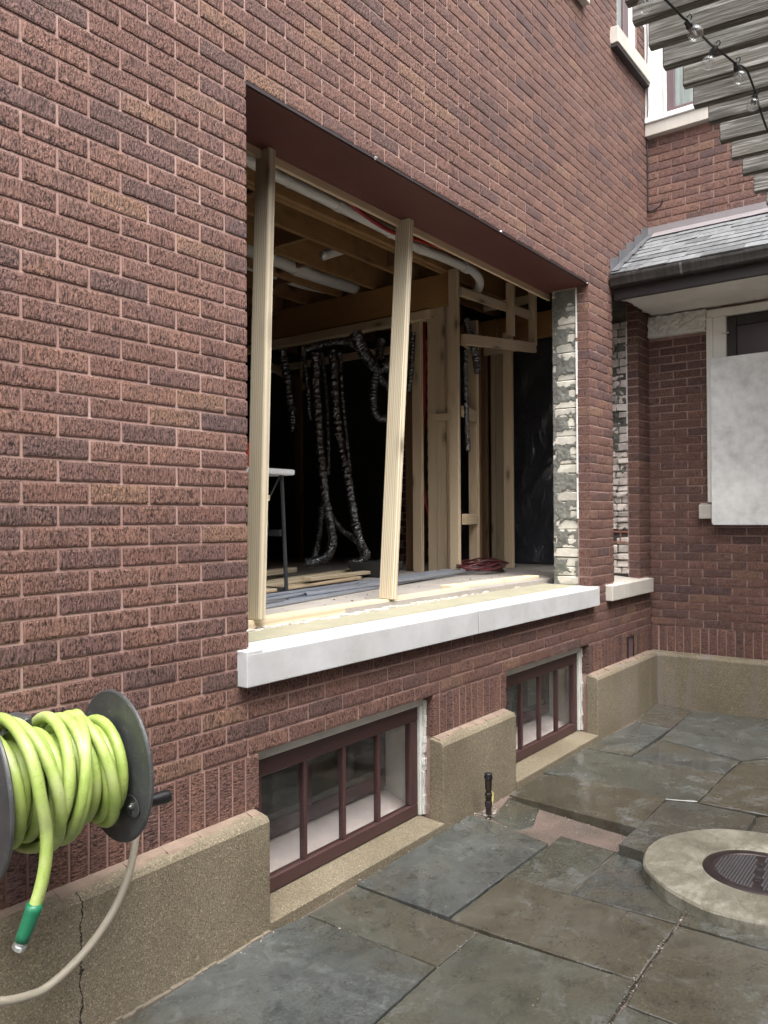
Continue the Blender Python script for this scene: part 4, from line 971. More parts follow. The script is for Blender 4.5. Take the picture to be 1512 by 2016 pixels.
for x in (-1.2, 5.9): board('post', (x, -4.27, -0.02), (x, -4.27, PZ-0.2), 0.09, 0.09, (1, 0, 0), M_cedar, pg, bevel=0.004)

sl = thing('string_light', (2.347, -1.640, 2.848), 'black string of clear round bulbs hung under the grey pergola slats', 'string light')
CB = [(1.907, -1.557, 2.920), (1.996, -1.624, 2.857), (2.067, -1.652, 2.831), (2.095, -1.655, 2.835), (2.298, -1.659, 2.870), (2.347, -1.658, 2.887), (2.464, -1.680, 2.889), (2.492, -1.683, 2.894), (2.551, -1.695, 2.900), (2.654, -1.699, 2.870), (2.706, -1.701, 2.839), (2.777, -1.711, 2.793), (2.863, -1.741, 2.720)]
MB().tube(catmull(CB, 6), 0.0032, 7).build('cable', M_black, sl, smooth=True)
BL = [((1.957, -1.590, 2.881), (1.959, -1.591, 2.831)), ((2.094, -1.654, 2.833), (2.107, -1.670, 2.805)), ((2.346, -1.657, 2.885), (2.336, -1.642, 2.842)), ((2.479, -1.682, 2.890), (2.486, -1.691, 2.850)), ((2.653, -1.697, 2.868), (2.649, -1.691, 2.838))]
for top, cen in BL:
    top, cen = Vector(top), Vector(cen); d = (cen-top).normalized(); s_ = top-d*0.004
    sk_ = MB().tube([s_, s_+d*0.012, s_+d*0.013, s_+d*0.030], [0.0075, 0.0085, 0.0105, 0.0095], 12).build('socket', M_black, sl, smooth=False)
    lpn = [s_+Vector((.006, 0, .002))+rgt*0.006, s_+rgt*0.014+Vector((0, 0, .010)), s_+rgt*0.009+Vector((0, 0, .018)), s_+rgt*0.002+Vector((0, 0, .010))]
    MB().tube(catmull(lpn, 5), 0.0016, 6).build('hook', M_black, sk_, smooth=True)
    prof = []; R_ = 0.0195
    base = s_+d*0.028
    for k in range(0, 15):
        a = PI*(0.14+0.86*k/14); prof.append((cen-d*R_*math.cos(a), max(0.0005, R_*math.sin(a))))
    pts = [base]+[p for p, r in prof]; rr = [0.008]+[r for p, r in prof]
    MB().tube(pts, rr, 20).build('bulb', M_bulb, sk_, smooth=True)
    MB().tube([base, base+d*0.012, base+d*0.018], [0.004, 0.0025, 0.001], 8).build('filament_stem', M_white, sk_, smooth=True)

# ------------------------------------------------------------------ hose reel and hoses
AX = Vector((math.cos(math.radians(-7)), math.sin(math.radians(-7)), 0)); PY = Vector((-AX.y, AX.x, 0)); UZ = Vector((0, 0, 1))
RC = Vector((1.342, -0.27, 0.863)); LR = 0.36
def rpt(s, a, r): return RC-AX*s+(PY*math.cos(a)+UZ*math.sin(a))*r
reel = thing('hose_reel', RC-AX*0.18, 'black wall-mounted hose reel with scuffed round side plates', 'hose reel')
def lathe(prof, n=56):
    m = MB(); vs = []; fs = []
    for s_, r in prof:
        for k in range(n): vs.append(rpt(s_, 2*PI*k/n, max(r, 1e-4)))
    for i in range(len(prof)-1):
        for k in range(n): fs.append((i*n+k, i*n+(k+1) % n, (i+1)*n+(k+1) % n, (i+1)*n+k))
    return m.add(vs, fs)
fl = lathe([(0.000, 0.0), (0.0, 0.20), (-0.002, 0.209), (0.002, 0.213), (0.007, 0.212), (0.010, 0.208), (0.0095, 0.195), (0.014, 0.10), (0.016, 0.0)]).build('side_plate', M_reel, reel); smooth_by_angle(fl, 35)
fl2 = lathe([(LR, 0.0), (LR, 0.20), (LR-0.002, 0.209), (LR+0.002, 0.213), (LR+0.007, 0.212), (LR+0.010, 0.208), (LR+0.0095, 0.195), (LR+0.014, 0.10), (LR+0.016, 0.0)]).build('side_plate', M_reel, reel); smooth_by_angle(fl2, 35)
dr = lathe([(0.016, 0.0), (0.016, 0.085), (LR, 0.085), (LR, 0.0)]).build('drum', M_black, reel); smooth_by_angle(dr, 40)
# dished recess with its screw, and the crank knob on the other face
rc = rpt(0.012, math.radians(-128+30), 0.128); rc = RC-AX*0.0125+PY*(-0.118)+UZ*(-0.085)
m = MB(); vs = []; n = 22
for r, dd in ((0.031, 0.0), (0.029, 0.0018), (0.022, -0.0005), (0.012, -0.001), (0.001, -0.001)):
    for k in range(n):
        a = 2*PI*k/n; vs.append(rc-AX*(dd+0.002)+PY*math.cos(a)*r*1.35+UZ*math.sin(a)*r)
fs = [(i*n+k, i*n+(k+1) % n, (i+1)*n+(k+1) % n, (i+1)*n+k) for i in range(4) for k in range(n)]
ds = m.add(vs, fs).build('recess_dish', M_reel, reel, smooth=True)
MB().tube([rc-AX*0.0, rc-AX*0.007], [0.0085, 0.0085], 6).build('bolt', M_zincbolt, ds); MB().tube([rc-AX*0.007, rc-AX*0.012], [0.0045, 0.0042], 10).build('bolt_shank', M_zincbolt, ds)
kn = RC+PY*(-0.112)+UZ*(-0.088)
MB().tube(catmull([kn, kn+AX*0.012, kn+AX*0.03, kn+AX*0.075, kn+AX*0.100, kn+AX*0.108], 3), [0.010, .010, .011, .012, .013, .0145, .016, .017, .018, .0185, .019, .019, .018, .016, .012, .004], 16).build('crank_knob', M_black, reel, smooth=True)
# wall bracket
br = MB(); br.tube([rpt(0.17, PI/2, 0.0), rpt(0.17, PI/2, 0.0)+Vector((0, 0.20, 0))], 0.022, 10); br.box(1.10, 1.20, -0.06, -0.002, 0.72, 1.005); br.build('wall_bracket', M_reel, reel, bevel=0.003)
br = MB(); br.box(1.125, 1.165, -0.14, -0.0605, 0.985, 1.02); br.tube([(1.145, -0.14, 1.003), (1.145, -0.155, 1.003)], 0.016, 10); br.build('bracket_lug', M_reel, reel, bevel=0.003)
hb = MB(); c0 = RC-AX*(LR+0.02); hb.tube([c0, c0-AX*0.05], 0.035, 12); hb.tube([c0-AX*0.02+UZ*0.05, c0-AX*0.02-UZ*0.06], 0.015, 8); hb.tube([c0-AX*0.015+PY*0.05+UZ*0.02, c0-AX*0.05-PY*0.06+UZ*0.02], 0.018, 8); hb.build('swivel_inlet', M_black, reel)

# lime green hose: two layers of uneven winding, then a tail hanging with its coupling
pts = []; rg = random.Random(14)
HR = 0.0152
def wind(turns, s0, s1, rad0, rad1, wob, ph, n=40, drift=None):
    out = []
    for i in range(int(turns*n)+1):
        t = i/(turns*n); a = ph+2*PI*turns*t
        s_ = s0+(s1-s0)*t+wob*math.sin(a*0.5+t*9)*0.5+wob*0.6*math.sin(2*PI*t*2.7+1.0)
        r = rad0+(rad1-rad0)*t+0.006*math.sin(a+1.0)+0.004*math.sin(t*23)
        out.append(rpt(min(max(s_, 0.034), LR-0.020), a, r))
    return out
L1 = wind(9, 0.036, LR-0.022, 0.104, 0.108, 0.004, -PI/2)
L2 = wind(8.0, LR-0.024, 0.036, 0.134, 0.128, 0.014, -PI/2)
L3 = wind(5.25, 0.050, 0.285, 0.150, 0.168, 0.055, -PI/2)
tail = [rpt(0.278, PI*1.02, 0.168), rpt(0.272, PI*1.12, 0.170)]
P = L1+L2[2:]+L3[3:]
hose = MB().tube(P, HR, 12).build('garden_hose', M_hose, None, smooth=True); tag(hose, 'lime green garden hose wound in loose coils on the black reel', 'hose')
T = [L3[-8], L3[-4], L3[-1]]
tl = catmull([rpt(0.318, PI*0.05, 0.165), rpt(0.316, PI*0.25, 0.176), rpt(0.312, PI*0.45, 0.186), rpt(0.306, PI*0.62, 0.191), rpt(0.298, PI*0.80, 0.192), rpt(0.288, PI*0.98, 0.188), (1.045, -0.422, 0.799), (1.041, -0.424, 0.727), (1.028, -0.423, 0.668), (1.013, -0.419, 0.623)], 8)
MB().tube(tl, HR, 14).build('hose_tail', M_hose, hose, smooth=True)
MB().tube([(1.012, -0.426, 0.640), (1.011, -0.424, 0.628), (0.998, -0.406, 0.570), (0.994, -0.401, 0.554)], [0.0188, 0.0192, 0.0168, 0.0175], 18).build('coupling_sleeve', M_green, hose, smooth=True)
MB().tube([(0.994, -0.401, 0.555), (0.992, -0.398, 0.546), (0.992, -0.398, 0.544), (0.989, -0.394, 0.535)], [0.0135, 0.0135, 0.0165, 0.0160], 18).build('threaded_end', M_zincbolt, hose)
# the beige supply hose looping from the wall side of the reel out of the frame
fp = catmull([RC+AX*0.03+PY*0.06+UZ*-0.08, (1.474, -0.190, 0.670), (1.464, -0.190, 0.596), (1.443, -0.190, 0.504), (1.396, -0.180, 0.405), (1.311, -0.170, 0.319), (1.195, -0.180, 0.277), (1.117, -0.190, 0.285), (1.030, -0.200, 0.317), (0.929, -0.200, 0.376), (0.835, -0.200, 0.499)], 8)
o = MB().tube(fp, 0.0115, 12).build('supply_hose', M_hose_tan, None, smooth=True); tag(o, 'beige supply hose curving down from behind the reel across the concrete base', 'hose')

# ------------------------------------------------------------------ standpipe stub by the pier
sx, sy = 3.651, -0.164
sp_ = thing('standpipe', (sx, sy, 0), 'short dark bronze water pipe stub with screw cap beside the concrete pier', 'pipe')
def st(z0, z1, r0, r1=None, n=14): return MB().tube([(sx, sy, z0), (sx, sy, z1)], [r0*1.18, (r1 or r0)*1.18], n)
st(-0.02, 0.045, 0.013).build('pipe', M_iron, sp_); st(0.0455, 0.075, 0.017, 0.017, 8).build('lower_nut', M_iron, sp_, bevel=0.001); st(0.0755, 0.10, 0.0125, 0.0145).build('union', M_brass, sp_)
st(0.1005, 0.118, 0.0165, 0.0165, 6).build('hex_nut', M_brass, sp_, bevel=0.001); st(0.1185, 0.135, 0.012).build('neck', M_brass, sp_); st(0.1355, 0.196, 0.0155, 0.0165, 8).build('body', M_brass, sp_, bevel=0.001)
st(0.1965, 0.205, 0.021, 0.0195, 18).build('cap_flange', M_black, sp_); st(0.2055, 0.221, 0.0185, 0.0165, 18).build('cap', M_black, sp_, bevel=0.002)
MB().add([(sx+.012, sy-.010, .125), (sx+.022, sy-.016, .118), (sx+.026, sy-.014, .085), (sx+.018, sy-.012, .052), (sx+.013, sy-.010, .060), (sx+.014, sy-.010, .10)], [(0, 1, 2, 5), (5, 2, 3, 4)]).build('tape_tail', M_tag, sp_).modifiers.new('t', 'SOLIDIFY').thickness = 0.003
ch = MB(); cr = ch
for _ in range(90):
    a = random.random()*2*PI; r = 0.02+abs(random.gauss(0, 0.035)); crumb(sx+r*math.cos(a), sy+r*math.sin(a)*0.6, 0.004, random.uniform(0.003, 0.010))
o = ch.build('rubble', M_frag, None); tag(o, 'chips of pale mortar around the foot of the pipe stub', kind='stuff')

# ------------------------------------------------------------------ drain cover in its concrete collar
DC = Vector((3.655, -1.475, 0)); RO, RI = 0.467, 0.222; ZT = 0.05
def disc_ring(prof, n=72, wob=0.0, seed=0):
    m = MB(); vs = []
    for r, z in prof:
        for k in range(n):
            a = 2*PI*k/n; q = r+(wob*mnoise.noise(Vector((math.cos(a)*3, math.sin(a)*3, seed+z*20))) if r > 0.3 else 0)
            vs.append((DC.x+q*math.cos(a), DC.y+q*math.sin(a), z))
    return m.add(vs, [(i*n+k, i*n+(k+1) % n, (i+1)*n+(k+1) % n, (i+1)*n+k) for i in range(len(prof)-1) for k in range(n)])
rg_ = disc_ring([(RO+.004, -0.09), (RO+.002, 0.040), (RO-.005, ZT-.001), (0.40, ZT+.001), (RI+.010, ZT+.001), (RI+.004, ZT-.003), (RI+.003, -0.05)], 90, 0.010).build('drain_collar', M_ring, None); smooth_by_angle(rg_, 22)
tag(rg_, 'round pale concrete collar set into the patio around an iron cover', 'drain collar')
lid = thing('drain_cover', DC+Vector((0, 0, ZT)), 'round studded dark iron drain cover inside the pale concrete collar', 'drain cover')
lm = disc_ring([(RI, -0.04), (RI, ZT-.004), (RI-.004, ZT-.001), (RI-.040, ZT-.001), (RI-.043, ZT-.004), (0.001, ZT-.004)], 64).build('plate', M_iron, lid); smooth_by_angle(lm, 40)
m = MB(); st_ = 0.0125; n = int(0.178/st_)
for i in range(-n, n+1):
    for j in range(-n, n+1):
        x, y = i*st_, j*st_
        if x*x+y*y > 0.172**2 or abs(y-0.15*x) < 0.017: continue
        a, b, h = 0.0044, 0.0030, 0.0046
        m.add([(DC.x+x-a, DC.y+y-a, ZT-.0042), (DC.x+x+a, DC.y+y-a, ZT-.0042), (DC.x+x+a, DC.y+y+a, ZT-.0042), (DC.x+x-a, DC.y+y+a, ZT-.0042), (DC.x+x-b, DC.y+y-b, ZT-.0042+h), (DC.x+x+b, DC.y+y-b, ZT-.0042+h), (DC.x+x+b, DC.y+y+b, ZT-.0042+h), (DC.x+x-b, DC.y+y+b, ZT-.0042+h)],
              [(4,5,6,7),(0,1,5,4),(1,2,6,5),(2,3,7,6),(3,0,4,7)])
o = m.build('grip_stud', M_worn, lid); o['kind'] = 'stuff'
def glyph(strokes, ox):
    m = MB()
    for (x0, y0), (x1, y1) in strokes:
        A = Vector((ox+x0, 0.15*ox+y0, 0)); B = Vector((ox+x1, 0.15*ox+y1, 0)); d = (B-A).normalized(); q = Vector((-d.y, d.x, 0))*0.0022
        vs = [DC+p+Vector((0, 0, z)) for z in (ZT-.0042, ZT+.001) for p in (A-q, B-q, B+q, A+q)]
        m.add(vs, [(4,5,6,7),(0,1,5,4),(1,2,6,5),(2,3,7,6),(3,0,4,7)])
    m.build('raised_mark', M_worn, lid)
h = 0.012
NN = [((-.008, -h), (-.008, h)), ((-.008, h), (.008, -h)), ((.008, -h), (.008, h))]
glyph(NN, -0.062); glyph(NN, 0.022); glyph([((-.008, h*.6), (.002, 0)), ((.002, 0), (-.008, -h*.6))], -0.098); glyph([((-.008, -h*.7), (.008, h*.7)), ((-.008, h*.7), (.008, -h*.7))], 0.078)

# ------------------------------------------------------------------ pale mottled slab added where a blurred-out patch covers the porch window
pn = MB(); XPN = 6.635; y1, y0 = -0.517, -1.45; z0, z1 = 1.492, 2.825; pl = []
for cy_, cz_, a0 in ((y1-.022, z1-.022, 0), (y0+.022, z1-.022, 90), (y0+.022, z0+.022, 180), (y1-.022, z0+.022, 270)):
    for k in range(6):
        a = math.radians(a0+k*18); pl.append((cy_+0.022*math.cos(a), cz_+0.022*math.sin(a)))
pn.prism(pl, 'x', XPN-.010, XPN+.012); o = pn.build('blur_patch_slab', M_blur_patch, None, bevel=0.004, seg=2); tag(o, 'pale grey mottled slab with rounded corners, added for a blurred-out patch on the porch window', 'panel')
#PART4
# ------------------------------------------------------------------ inside the gutted room
MB().box(0.2, 9.2, 0.3605, 7.2, FZ-0.12, FZ).build('floor', M_ply); tag(bpy.data.objects['floor'], kind='structure')
MB().box(0.2, 9.2, 0.301, 7.2, 3.86, 3.90).build('ceiling', M_joist); tag(bpy.data.objects['ceiling'], kind='structure')
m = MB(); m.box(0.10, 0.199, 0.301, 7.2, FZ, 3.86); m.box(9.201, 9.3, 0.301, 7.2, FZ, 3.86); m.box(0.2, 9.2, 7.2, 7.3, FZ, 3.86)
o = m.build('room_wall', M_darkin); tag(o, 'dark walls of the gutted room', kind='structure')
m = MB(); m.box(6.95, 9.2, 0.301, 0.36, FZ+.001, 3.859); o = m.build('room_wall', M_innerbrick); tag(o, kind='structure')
# timber plate on the masonry and the nailer under the lintel
o = board('timber_plate', (XL-.02, 0.368, 1.0935), (4.42, 0.452, 1.0935), 0.089, 0.038, (0, 1, 0), M_pine, None, 0.002); tag(o, 'pale new timber plate along the opening carrying two posts, nearer length', 'timber')
o = board('timber_plate', (4.36, 0.545, 1.100), (5.50, 0.49, 1.1), 0.10, 0.044, (0, 1, 0), M_pine, None, 0.002); tag(o, 'short farther timber plate reaching the grey parged jamb', 'timber')
o = board('timber_nailer', (XL-.1, 0.358, 3.222), (XR+.1, 0.358, 3.222), 0.045, 0.022, (0, 0, 1), M_stud, None, 0.002); tag(o, 'thin timber strip along the inner edge of the red lintel', 'timber')
# two temporary posts
o = board('timber_post', (2.478, 0.350, 1.1135), (2.545, 0.338, 3.236), 0.089, 0.044, (0, 1, 0), M_post, None, 0.003); tag(o, 'upright greenish pine post nearest the left brick jamb', 'timber post')
o = board('timber_post', (3.53, 0.398, 1.1135), (3.622, 0.330, 3.236), 0.095, 0.045, (0, 1, 0), M_post, None, 0.003); tag(o, 'leaning pine post standing mid opening on the timber plate', 'timber post')

# joists overhead, main beam and blocking
cf = thing('ceiling_framing', (4.0, 2.6, 3.6), 'exposed brown ceiling joists and laminated beam above the gutted room', 'ceiling framing')
for k, (y, w_) in enumerate(((1.285, .045), (1.335, .045), (1.65, .045), (2.07, .045), (2.47, .045), (2.88, .045), (3.28, .045), (3.70, .045), (4.1, .045), (4.5, .045))):
    board('joist', (0.25, y, 3.72), (5.72 if k % 2 else 5.66, y, 3.72), 0.235, w_*0.93, (0, 0, 1), M_joist, cf, 0.004)
    if k != 1: board('joist', (5.74, y+0.05, 3.72), (9.1, y+0.05, 3.72), 0.235, w_*0.93, (0, 0, 1), M_joist, cf, 0.004)
board('joist', (0.25, 0.86, 3.74), (9.1, 0.86, 3.74), 0.235, .042, (0, 0, 1), M_joist, cf, 0.004)
for x, ya, yb in ((3.5, 1.36, 1.625), (4.3, 1.675, 2.045), (4.75, 2.095, 2.445), (5.0, 2.50, 2.85), (3.9, 2.095, 2.445), (5.2, 1.36, 1.625), (4.6, 2.91, 3.25)):
    board('blocking', (x, ya, 3.72), (x, yb, 3.72), 0.20, .04, (0, 0, 1), M_oldwood, cf, 0.004)
board('beam', (5.60, 1.255, 3.468), (5.60, 5.5, 3.468), 0.264, 0.085, (0, 0, 1), M_beam, cf, 0.004)
board('top_plate', (5.595, 1.45, 3.286), (5.595, 5.5, 3.286), 0.075, 0.09, (0, 0, 1), M_stud, cf, 0.003)
for a, b in (((5.66, 3.0, 3.20), (6.6, 3.9, 3.20)), ((5.66, 2.4, 3.19), (7.2, 2.9, 3.19)), ((5.66, 3.6, 3.18), (7.2, 4.4, 3.18)), ((6.3, 1.9, 3.23), (6.3, 4.9, 3.23))):
    board('soffit_joist', a, b, 0.07, 0.04, (0, 0, 1), M_stud, cf, 0.003)
board('header_beam', (7.02, 0.62, 3.42), (7.02, 1.60, 3.42), 0.24, 0.09, (0, 0, 1), M_beam, cf, 0.004)
board('header_plate', (6.99, 1.60, 3.44), (6.99, 2.4, 3.44), 0.20, 0.06, (0, 0, 1), M_beam, cf, 0.004)

# stud wall below the beam end, with blocks; each stud is its own part
sw = thing('stud_wall', (5.6, 1.4, FZ), 'pale new timber stud wall with blocking below the ceiling beam', 'stud wall')
S5 = [(1.669, 1.579, 3.33, 5.61), (1.516, 1.423, 3.335, 5.62), (1.418, 1.338, 3.335, 5.61), (1.330, 1.258, 3.61, 5.63), (1.237, 1.154, 3.60, 5.52)]
for y1, y0, zt_, x in S5: board('stud', (x, (y0+y1)/2, FZ+.001), (x, (y0+y1)/2, zt_), y1-y0, 0.042, (0, 1, 0), M_stud, sw, 0.003)
for x, y, zt_ in ((6.05, 1.33, 3.3), (6.25, 1.42, 3.3), (6.6, 1.55, 3.3)): board('stud', (x, y, FZ+.001), (x, y, zt_), 0.089, 0.042, (0, 1, 0), M_stud if x < 6.2 else M_oldwood, sw, 0.003)
for x, y, zt_, mt in ((6.02, 1.52, 3.3, M_stud), (6.45, 1.20, 3.25, M_stud), (5.72, 1.78, 3.25, M_oldwood), (6.75, 2.05, 3.3, M_stud)): board('stud', (x, y, FZ+.001), (x, y, zt_), 0.085, 0.042, (0, 1, 0), mt, sw, 0.003)
for z in (1.55, 2.45, 3.05): board('blocking', (5.66, 1.20, z), (6.03, 1.30, z), 0.089, 0.038, (0, 0, 1), M_stud, sw, 0.003)
board('blocking', (5.56, 1.258, 2.40), (5.56, 1.40, 2.40), 0.06, 0.04, (0, 0, 1), M_stud, sw, 0.003)
# box frame hung at the top corner
for a, b, w_ in (((5.56, 1.16, 3.42), (6.55, 1.02, 3.40), .07), ((5.56, 1.12, 3.02), (6.55, 0.98, 3.10), .089), ((6.55, 1.0, 3.12), (6.55, 1.0, 3.62), .07), ((6.2, 1.04, 3.15), (6.2, 1.04, 3.62), .07), ((6.55, 1.02, 3.13), (6.55, 1.5, 3.13), .07), ((6.55, 1.02, 3.55), (6.55, 1.5, 3.55), .07)):
    board('box_frame', a, b, w_, 0.038, (0, 0, 1) if abs(a[2]-b[2]) < 0.2 else (0, 1, 0), M_stud, sw, 0.003)
st2 = thing('timber_stud', (7.0, 1.58, FZ), 'pair of pale studs at the edge of the black plastic sheet', 'timber stud')
board('stud', (6.98, 1.635, FZ+.001), (6.98, 1.635, 3.30), 0.045, 0.089, (0, 1, 0), M_stud, st2, 0.003)
board('stud', (6.96, 1.56, FZ+.001), (6.96, 1.56, 3.20), 0.092, 0.042, (0, 1, 0), M_stud, st2, 0.003)

# black polythene stretched across the end wall
m = MB(); nx, nz = 60, 90; vs = []
for j in range(nz+1):
    for i in range(nx+1):
        y = 0.40+1.85*i/nx; z = FZ+0.002+2.22*j/nz; q = (y+z*0.55)
        d = 0.030*mnoise.noise(Vector((q*4.2, (y*0.8-z)*0.8, 2)))+0.018*abs(mnoise.noise(Vector((q*8, z*1.2, 5))))
        vs.append((7.14-d, y, z))
m.add(vs, [(j*(nx+1)+i, j*(nx+1)+i+1, (j+1)*(nx+1)+i+1, (j+1)*(nx+1)+i) for j in range(nz) for i in range(nx)])
o = m.build('plastic_sheet', M_sheet, None, smooth=True); o.modifiers.new('t', 'SOLIDIFY').thickness = 0.002; tag(o, 'shiny creased black plastic sheet hung across the far doorway', 'plastic sheet')
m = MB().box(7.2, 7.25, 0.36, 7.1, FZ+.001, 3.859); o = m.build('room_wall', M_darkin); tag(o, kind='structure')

# brick chimney breast and dark back corner
cb = thing('chimney_stack', (7.0, 2.75, FZ), 'narrow old brick chimney breast in the dark behind the ducts', 'chimney')
rg = random.Random(17); z = FZ+.002
while z < 3.4:
    for k in range(2): 
        off = 0.0 if int((z-FZ)/0.075) % 2 else 0.1
        MB().box(6.90+rg.uniform(-.004, .004), 7.1, 2.42+k*0.2-off+0.006, 2.42+(k+1)*0.2-off-0.006, z, z+0.062).build('brick', M_innerbrick, cb)
    z += 0.075
MB().box(6.915, 7.15, 2.33, 2.80, FZ+.001, 3.4).build('mortar_core', M_mortar, cb)
o = board('timber_stud', (6.85, 2.42, FZ+.001), (6.85, 2.42, 3.3), 0.05, 0.09, (0, 1, 0), M_oldwood, None, 0.003); tag(o, 'old dark stud standing against the brick chimney breast', 'timber stud')
o = board('timber_stud', (6.6, 3.95, FZ+.001), (6.6, 3.95, 3.25), 0.09, 0.05, (0, 1, 0), M_oldwood, None, 0.003); tag(o, 'dark old stud behind the hanging ducts, close to the folding table', 'timber stud')

# waste pipes overhead
def pipe(name, P, r, mat, label, cat, rings=(), n=8, seg=12, smoothp=True, wob=0.0):
    pts = catmull(P, n) if smoothp else P
    o = MB().tube(pts, r, seg, wob=wob).build(name, mat, None, smooth=True); tag(o, label, cat)
    for a, b, rr in rings: MB().tube([a, b], rr, seg).build('pipe_collar', M_pvc if mat is M_pvc else mat, o, smooth=False)
    return o
PA = [(3.035, 1.050, 3.600), (3.132, 1.050, 3.594), (3.335, 1.050, 3.586), (3.862, 1.050, 3.580), (4.493, 1.050, 3.570), (4.743, 1.050, 3.551), (5.118, 1.050, 3.567), (5.431, 1.050, 3.575), (5.606, 1.060, 3.579), (5.773, 1.100, 3.551), (5.875, 1.180, 3.503), (5.823, 1.260, 3.458)]
pipe('waste_pipe', PA, 0.036, M_pvc, 'long white drain pipe running beside the joists and bending down at its far end', 'pipe', [(PA[3], (3.922, 1.050, 3.579), 0.040), ((3.424, 1.050, 3.586), (3.446, 1.050, 3.586), 0.040), ((4.428, 1.050, 3.569), (4.463, 1.050, 3.568), 0.040), ((4.789, 1.050, 3.552), (4.882, 1.050, 3.558), .041), (PA[7], (5.509, 1.050, 3.574), .043)])
PB = [(4.206, 2.270, 3.649), (4.563, 2.270, 3.643), (5.019, 2.270, 3.630), (5.566, 2.270, 3.647)]
pipe('waste_pipe', PB, 0.052, M_pvc, 'thick short white drain pipe under the middle joists', 'pipe', [((4.757, 2.270, 3.634), (4.923, 2.270, 3.633), 0.058)])
PC = [(4.622, 2.700, 3.698), (4.996, 2.700, 3.693), (5.322, 2.700, 3.692), (5.638, 2.700, 3.717)]
pipe('waste_pipe', PC, 0.026, M_pvc, 'thin white water pipe below the thick drain pipe', 'pipe', [((4.996, 2.700, 3.693), (5.091, 2.700, 3.693), 0.033)])
pipe('waste_pipe', [(4.659, 1.860, 3.625), (4.745, 1.860, 3.668), (4.882, 1.860, 3.729)], 0.040, M_pvc, 'short stub of white pipe between two joists', 'pipe')
pipe('supply_pipe', [(3.707, 1.000, 3.646), (3.844, 1.000, 3.633), (4.113, 1.000, 3.569), (4.357, 0.980, 3.533), (4.600, 0.950, 3.541), (4.964, 0.950, 3.574), (5.222, 1.000, 3.607)], 0.013, M_pex, 'red plastic water tube slanting along the white drain pipe', 'tube')
pipe('supply_pipe', [(5.67, 1.60, 3.28), (5.66, 1.58, 2.9), (5.68, 1.61, 2.4), (5.70, 1.66, 2.0), (5.69, 1.56, 1.5), (5.70, 1.54, 1.12)], 0.012, M_pex, 'red plastic water tube dropping behind the first stud', 'tube')
pipe('supply_pipe', [(5.72, 1.535, 3.3), (5.71, 1.54, 2.7), (5.72, 1.55, 2.1)], 0.014, M_pex, 'short red plastic tube between the first two studs', 'tube')
pipe('copper_pipe', [(5.69, 1.535, 1.12), (5.69, 1.54, 1.5), (5.70, 1.55, 1.9)], 0.016, M_copper, 'brown copper riser between the studs near the floor', 'pipe')

# foil ducts
def duct(P, r, label, seed=0, n=10, ends=True):
    pts = catmull(P, n); rg = random.Random(seed); fine = []; r = r*1.05
    for i in range(len(pts)-1):
        for k in range(2): fine.append(pts[i].lerp(pts[i+1], k/2))
    fine.append(pts[-1]); rr = []
    for i in range(len(fine)): rr.append(r*(1+(0.09 if i % 3 == 0 else -0.04)+rg.uniform(-.04, .04)))
    o = MB().tube(fine, rr, 14, wob=0.20, seed=seed).build('flexible_duct', M_foil, None, smooth=False); return tag(o, label, 'duct')
duct([(4.964, 2.605, 3.029), (4.983, 2.582, 2.852), (5.008, 2.553, 2.586), (5.019, 2.540, 2.475), (5.022, 2.538, 2.320)], 0.034, 'short dark foil duct hanging above the folding table', 1)
duct([(5.221, 2.597, 3.025), (5.241, 2.574, 2.797), (5.252, 2.562, 2.569), (5.258, 2.556, 2.442)], 0.021, 'short thin foil duct second from the table', 2)
duct([(4.986, 2.245, 2.963), (4.998, 2.236, 2.555), (5.014, 2.219, 2.168), (5.004, 2.155, 1.780), (4.992, 2.091, 1.524), (4.968, 2.043, 1.377), (4.870, 2.008, 1.269), (4.780, 2.044, 1.222), (4.723, 2.120, 1.206)], 0.036, 'long foil duct falling to the floor and curling towards the table', 3)
duct([(5.172, 2.330, 3.004), (5.195, 2.305, 2.673), (5.207, 2.295, 2.274), (5.210, 2.295, 1.943)], 0.017, 'slim bright foil duct beside the long curling duct', 4)
duct([(5.153, 2.191, 3.005), (5.170, 2.174, 2.525), (5.197, 2.143, 2.176), (5.166, 2.024, 1.823), (5.120, 1.922, 1.523), (5.073, 1.821, 1.336), (5.054, 1.764, 1.267), (4.986, 1.773, 1.208), (4.931, 1.845, 1.188)], 0.036, 'long foil duct curling on the floor beside the grey trough', 5)
duct([(5.342, 2.271, 3.024), (5.357, 2.257, 2.643), (5.379, 2.232, 2.284), (5.402, 2.207, 1.969)], 0.019, 'slim foil duct between the two long ducts', 6)
duct([(5.326, 2.476, 1.704), (5.313, 2.496, 1.476), (5.145, 2.389, 1.280), (5.061, 2.337, 1.201)], 0.030, 'low foil duct in the shadow behind the curling duct', 7)
duct([(5.233, 2.270, 1.566), (5.278, 2.211, 1.469), (5.327, 2.148, 1.411), (5.281, 2.043, 1.365)], 0.024, 'foil duct bridging between the two long ducts', 8)
duct([(5.115, 1.907, 3.109), (5.154, 1.858, 2.961), (5.198, 1.801, 2.855), (5.244, 1.741, 2.812), (5.290, 1.680, 2.866), (5.427, 1.663, 2.980)], 0.050, 'fat foil duct sagging under the ceiling beside the leaning post', 9)
duct([(5.328, 1.792, 3.076), (5.308, 1.821, 2.887), (5.288, 1.851, 2.681), (5.288, 1.853, 2.509), (5.319, 1.812, 2.414), (5.389, 1.720, 2.414)], 0.034, 'foil duct hanging in a loop beside the leaning post', 10)
duct([(5.332, 1.873, 2.828), (5.369, 1.826, 2.741), (5.411, 1.771, 2.654), (5.496, 1.743, 2.609)], 0.032, 'short foil duct crossing over the hanging loop', 11)
